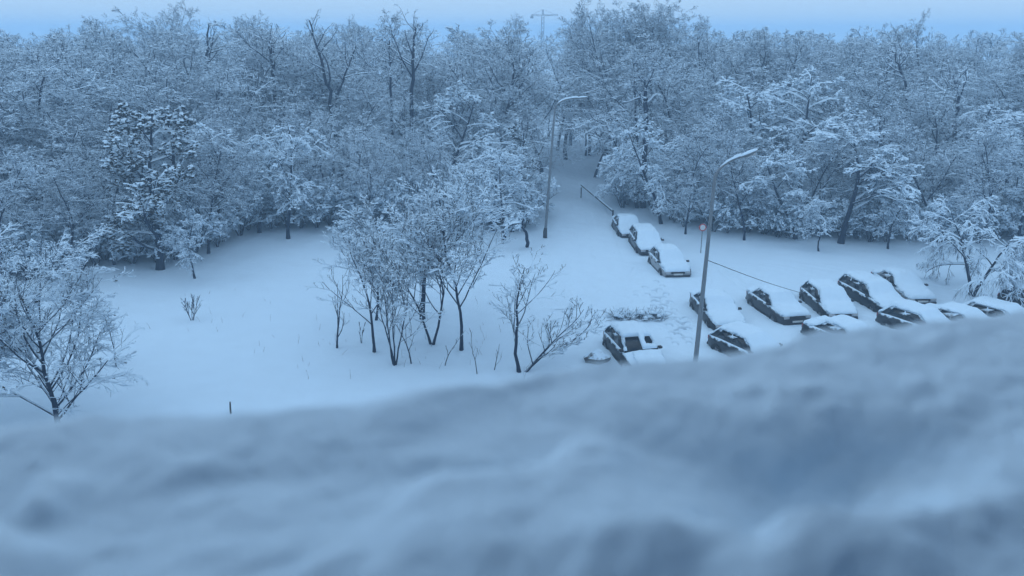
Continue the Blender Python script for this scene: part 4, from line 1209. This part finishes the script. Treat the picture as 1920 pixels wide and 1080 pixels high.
def ledge_snow():
    A = np.arange(-1.9, 1.9001, 0.0052); Uu = np.linspace(0, 1, 104)
    g = np.zeros((len(Uu), len(A), 3))
    rg = np.random.default_rng(5)
    # ragged outer edge
    e = np.zeros(len(A))
    for _ in range(160):
        c_ = rg.uniform(-1.9, 1.9); w = rg.uniform(.012, .07); e += rg.normal() * w * .16 * np.exp(-((A - c_) / w) ** 2)
    a_, u_ = to_ledge(*at(450, 760, CAM_H + ZS)[:2])
    e += .025 * np.exp(-((A - a_) / .12) ** 2)
    a_, u_ = to_ledge(*at(1000, 690, CAM_H + ZS)[:2])
    e -= .010 * np.exp(-((A - a_) / .09) ** 2)
    u0 = U_IN - 0.02; u1 = U_OUT + e
    AA = np.broadcast_to(A[None], (len(Uu), len(A)))
    UU = u0 + (u1 - u0)[None, :] * Uu[:, None]
    Z = np.zeros_like(AA)
    def bump(px, py, amp, wa, wu, p=2):
        x, y = at(px, py, CAM_H + ZS)[:2]; a_, u_ = to_ledge(x, y)
        r2 = ((AA - a_) / wa) ** 2 + ((UU - u_) / wu) ** 2
        return amp * np.exp(-r2 ** (p / 2))
    def vnoise(cell, ox=0.0):
        gx_ = (AA + 2.0 + ox) / cell; gy_ = (UU + 0.5) / cell
        lat = rg.normal(size=(int(gy_.max()) + 4, int(gx_.max()) + 4))
        ix = np.floor(gx_).astype(int); iy = np.floor(gy_).astype(int)
        fx = gx_ - ix; fy = gy_ - iy
        fx = fx * fx * fx * (fx * (fx * 6 - 15) + 10); fy = fy * fy * fy * (fy * (fy * 6 - 15) + 10)
        return (lat[iy, ix] * (1 - fx) + lat[iy, ix + 1] * fx) * (1 - fy) + (lat[iy + 1, ix] * (1 - fx) + lat[iy + 1, ix + 1] * fx) * fy
    # warp the domain so that the lumps are not laid out on a lattice
    W1 = vnoise(.05) * .012; W2 = vnoise(.05) * .012
    AA = AA + W1; UU = UU + W2
    # hollow right of the middle, swells round it
    Z += bump(1400, 850, -.025, .08, .045, 2.5) + bump(1640, 870, -.021, .09, .045, 2.5) + bump(1080, 930, .012, .085, .055, 6) + bump(900, 1010, .006, .10, .05, 4) + bump(250, 960, -.006, .12, .05)
    for px, py, am, w in ((1480, 1040, .009, .036), (1545, 985, .008, .022), (1620, 1050, .009, .034), (1770, 1060, .010, .038), (1895, 950, .009, .040), (1215, 900, .006, .024), (1320, 1060, .007, .034), (1180, 1050, .005, .03)):
        Z += bump(px, py, am, w, w * .9, 3)
    fade = .3 + .7 * np.clip((U_OUT - UU) / .10, 0, 1)
    Z += .0030 * vnoise(.16) * fade
    for cell, amp in ((.055, .0024), (.030, .0026), (.016, .0019), (.009, .0012)):
        Z += amp * (np.sqrt(vnoise(cell) ** 2 + .03) - .8) * fade
    AA = AA - W1; UU = UU - W2
    # rounded shoulders falling to the coping
    so = np.clip((UU - (u1[None] - .035)) / .035, 0, 1); si = np.clip((u0 + .06 - UU) / .06, 0, 1)
    Z = Z * (1 - si * .5)
    Z = ZS + Z - 0.15 * (1 - np.sqrt(np.clip(1 - so ** 3.5, 0, 1))) - 0.15 * (1 - np.sqrt(np.clip(1 - si ** 2.4, 0, 1)))
    g[..., 0] = AA; g[..., 1] = UU; g[..., 2] = Z
    nx = len(A)
    i = np.arange(nx - 1)[None, :] + np.arange(len(Uu) - 1)[:, None] * nx
    F = np.stack([i, i + 1, i + nx + 1, i + nx], -1).reshape(-1, 4)
    return mesh_from('snow_bank', g.reshape(-1, 3), F, True)

o = link('snow_bank', ledge_snow(), M['ledge']); o.matrix_world = bal
tag(o, 'thick lumpy snow heaped along the balcony parapet in the foreground, out of focus', 'snow')
root = thing('balcony', (0, 0, 0)); root.matrix_world = bal
tag(root, 'concrete balcony parapet under the foreground snow', 'balcony')
s = Soup(); s.box(-1.9, 1.9, U_IN + .06, U_OUT - .06, -1.55, ZS - .20); link('parapet', s.mesh('parapet'), M['render'], root)
s = Soup(); s.box(-1.92, 1.92, U_IN + .01, U_OUT - .015, ZS - .197, ZS - .13); link('coping', s.mesh('coping'), M['concrete'], root)
s = Soup(); s.box(-1.9, 1.9, -1.25, U_OUT - .062, -1.75, -1.553); link('floor_slab', s.mesh('floor_slab'), M['concrete'], root)

root = thing('apartment_house', (0, 0, 0)); root.matrix_world = Matrix.Translation((0, 0, 0)) @ Matrix.Rotation(YAW, 4, 'Z')
tag(root, 'apartment house behind the viewpoint carrying the balcony', 'building')
s = Soup(); s.box(-14, 14, -9, -1.26, -.3, 21); link('wall', s.mesh('wall'), M['render'], root)
s = Soup(); s.box(-14.4, 14.4, -9.4, -.9, 21.003, 21.35); link('roof', s.mesh('roof'), M['concrete'], root)
s = Soup(); s.box(-1.95, 1.95, -1.255, U_OUT + .02, CAM_H + 1.05, CAM_H + 1.25); link('balcony_slab', s.mesh('balcony_slab'), M['concrete'], root)
s = Soup(); s.box(-1.95, 1.95, U_OUT - .12, U_OUT + .02, CAM_H + 1.253, CAM_H + 2.3); link('balcony_front', s.mesh('balcony_front'), M['render'], root)
for fl in range(7):
    for k in range(-4, 5):
        x0 = k * 3.0
        w = Soup(); w.box(x0 - .62, x0 + .62, -1.257, -1.22, 1.0 + fl * 2.8, 2.3 + fl * 2.8)
        wf = link('window', w.mesh('window'), M['white'], root)
        w = Soup(); w.box(x0 - .54, x0 + .54, -1.218, -1.212, 1.08 + fl * 2.8, 2.22 + fl * 2.8); link('pane', w.mesh('pane'), M['glass'], wf)

# ------------------------------------------------------------------ haze
hz = Soup(); hz.box(-1600, 1600, -400, 1600, -2.0, 22.8)
o = link('haze', hz.mesh('haze'))
o['kind'] = 'stuff'
tag(o, 'thin blue winter haze filling the air over the wood', 'haze')
mh = bpy.data.materials.new('haze'); mh.use_nodes = True
n_ = mh.node_tree.nodes; n_.clear()
ou = n_.new('ShaderNodeOutputMaterial'); pv = n_.new('ShaderNodeVolumePrincipled')
pv.inputs['Color'].default_value = (0.62, 0.82, 1.0, 1); pv.inputs['Density'].default_value = 0.0024; pv.inputs['Anisotropy'].default_value = 0.0
mh.node_tree.links.new(pv.outputs[0], ou.inputs['Volume'])
o.data.materials.append(mh)

tri = sum(len(m.loop_triangles) or sum(p.loop_total - 2 for p in m.polygons) for m in bpy.data.meshes)
print('UNIQUE TRIANGLES', tri)
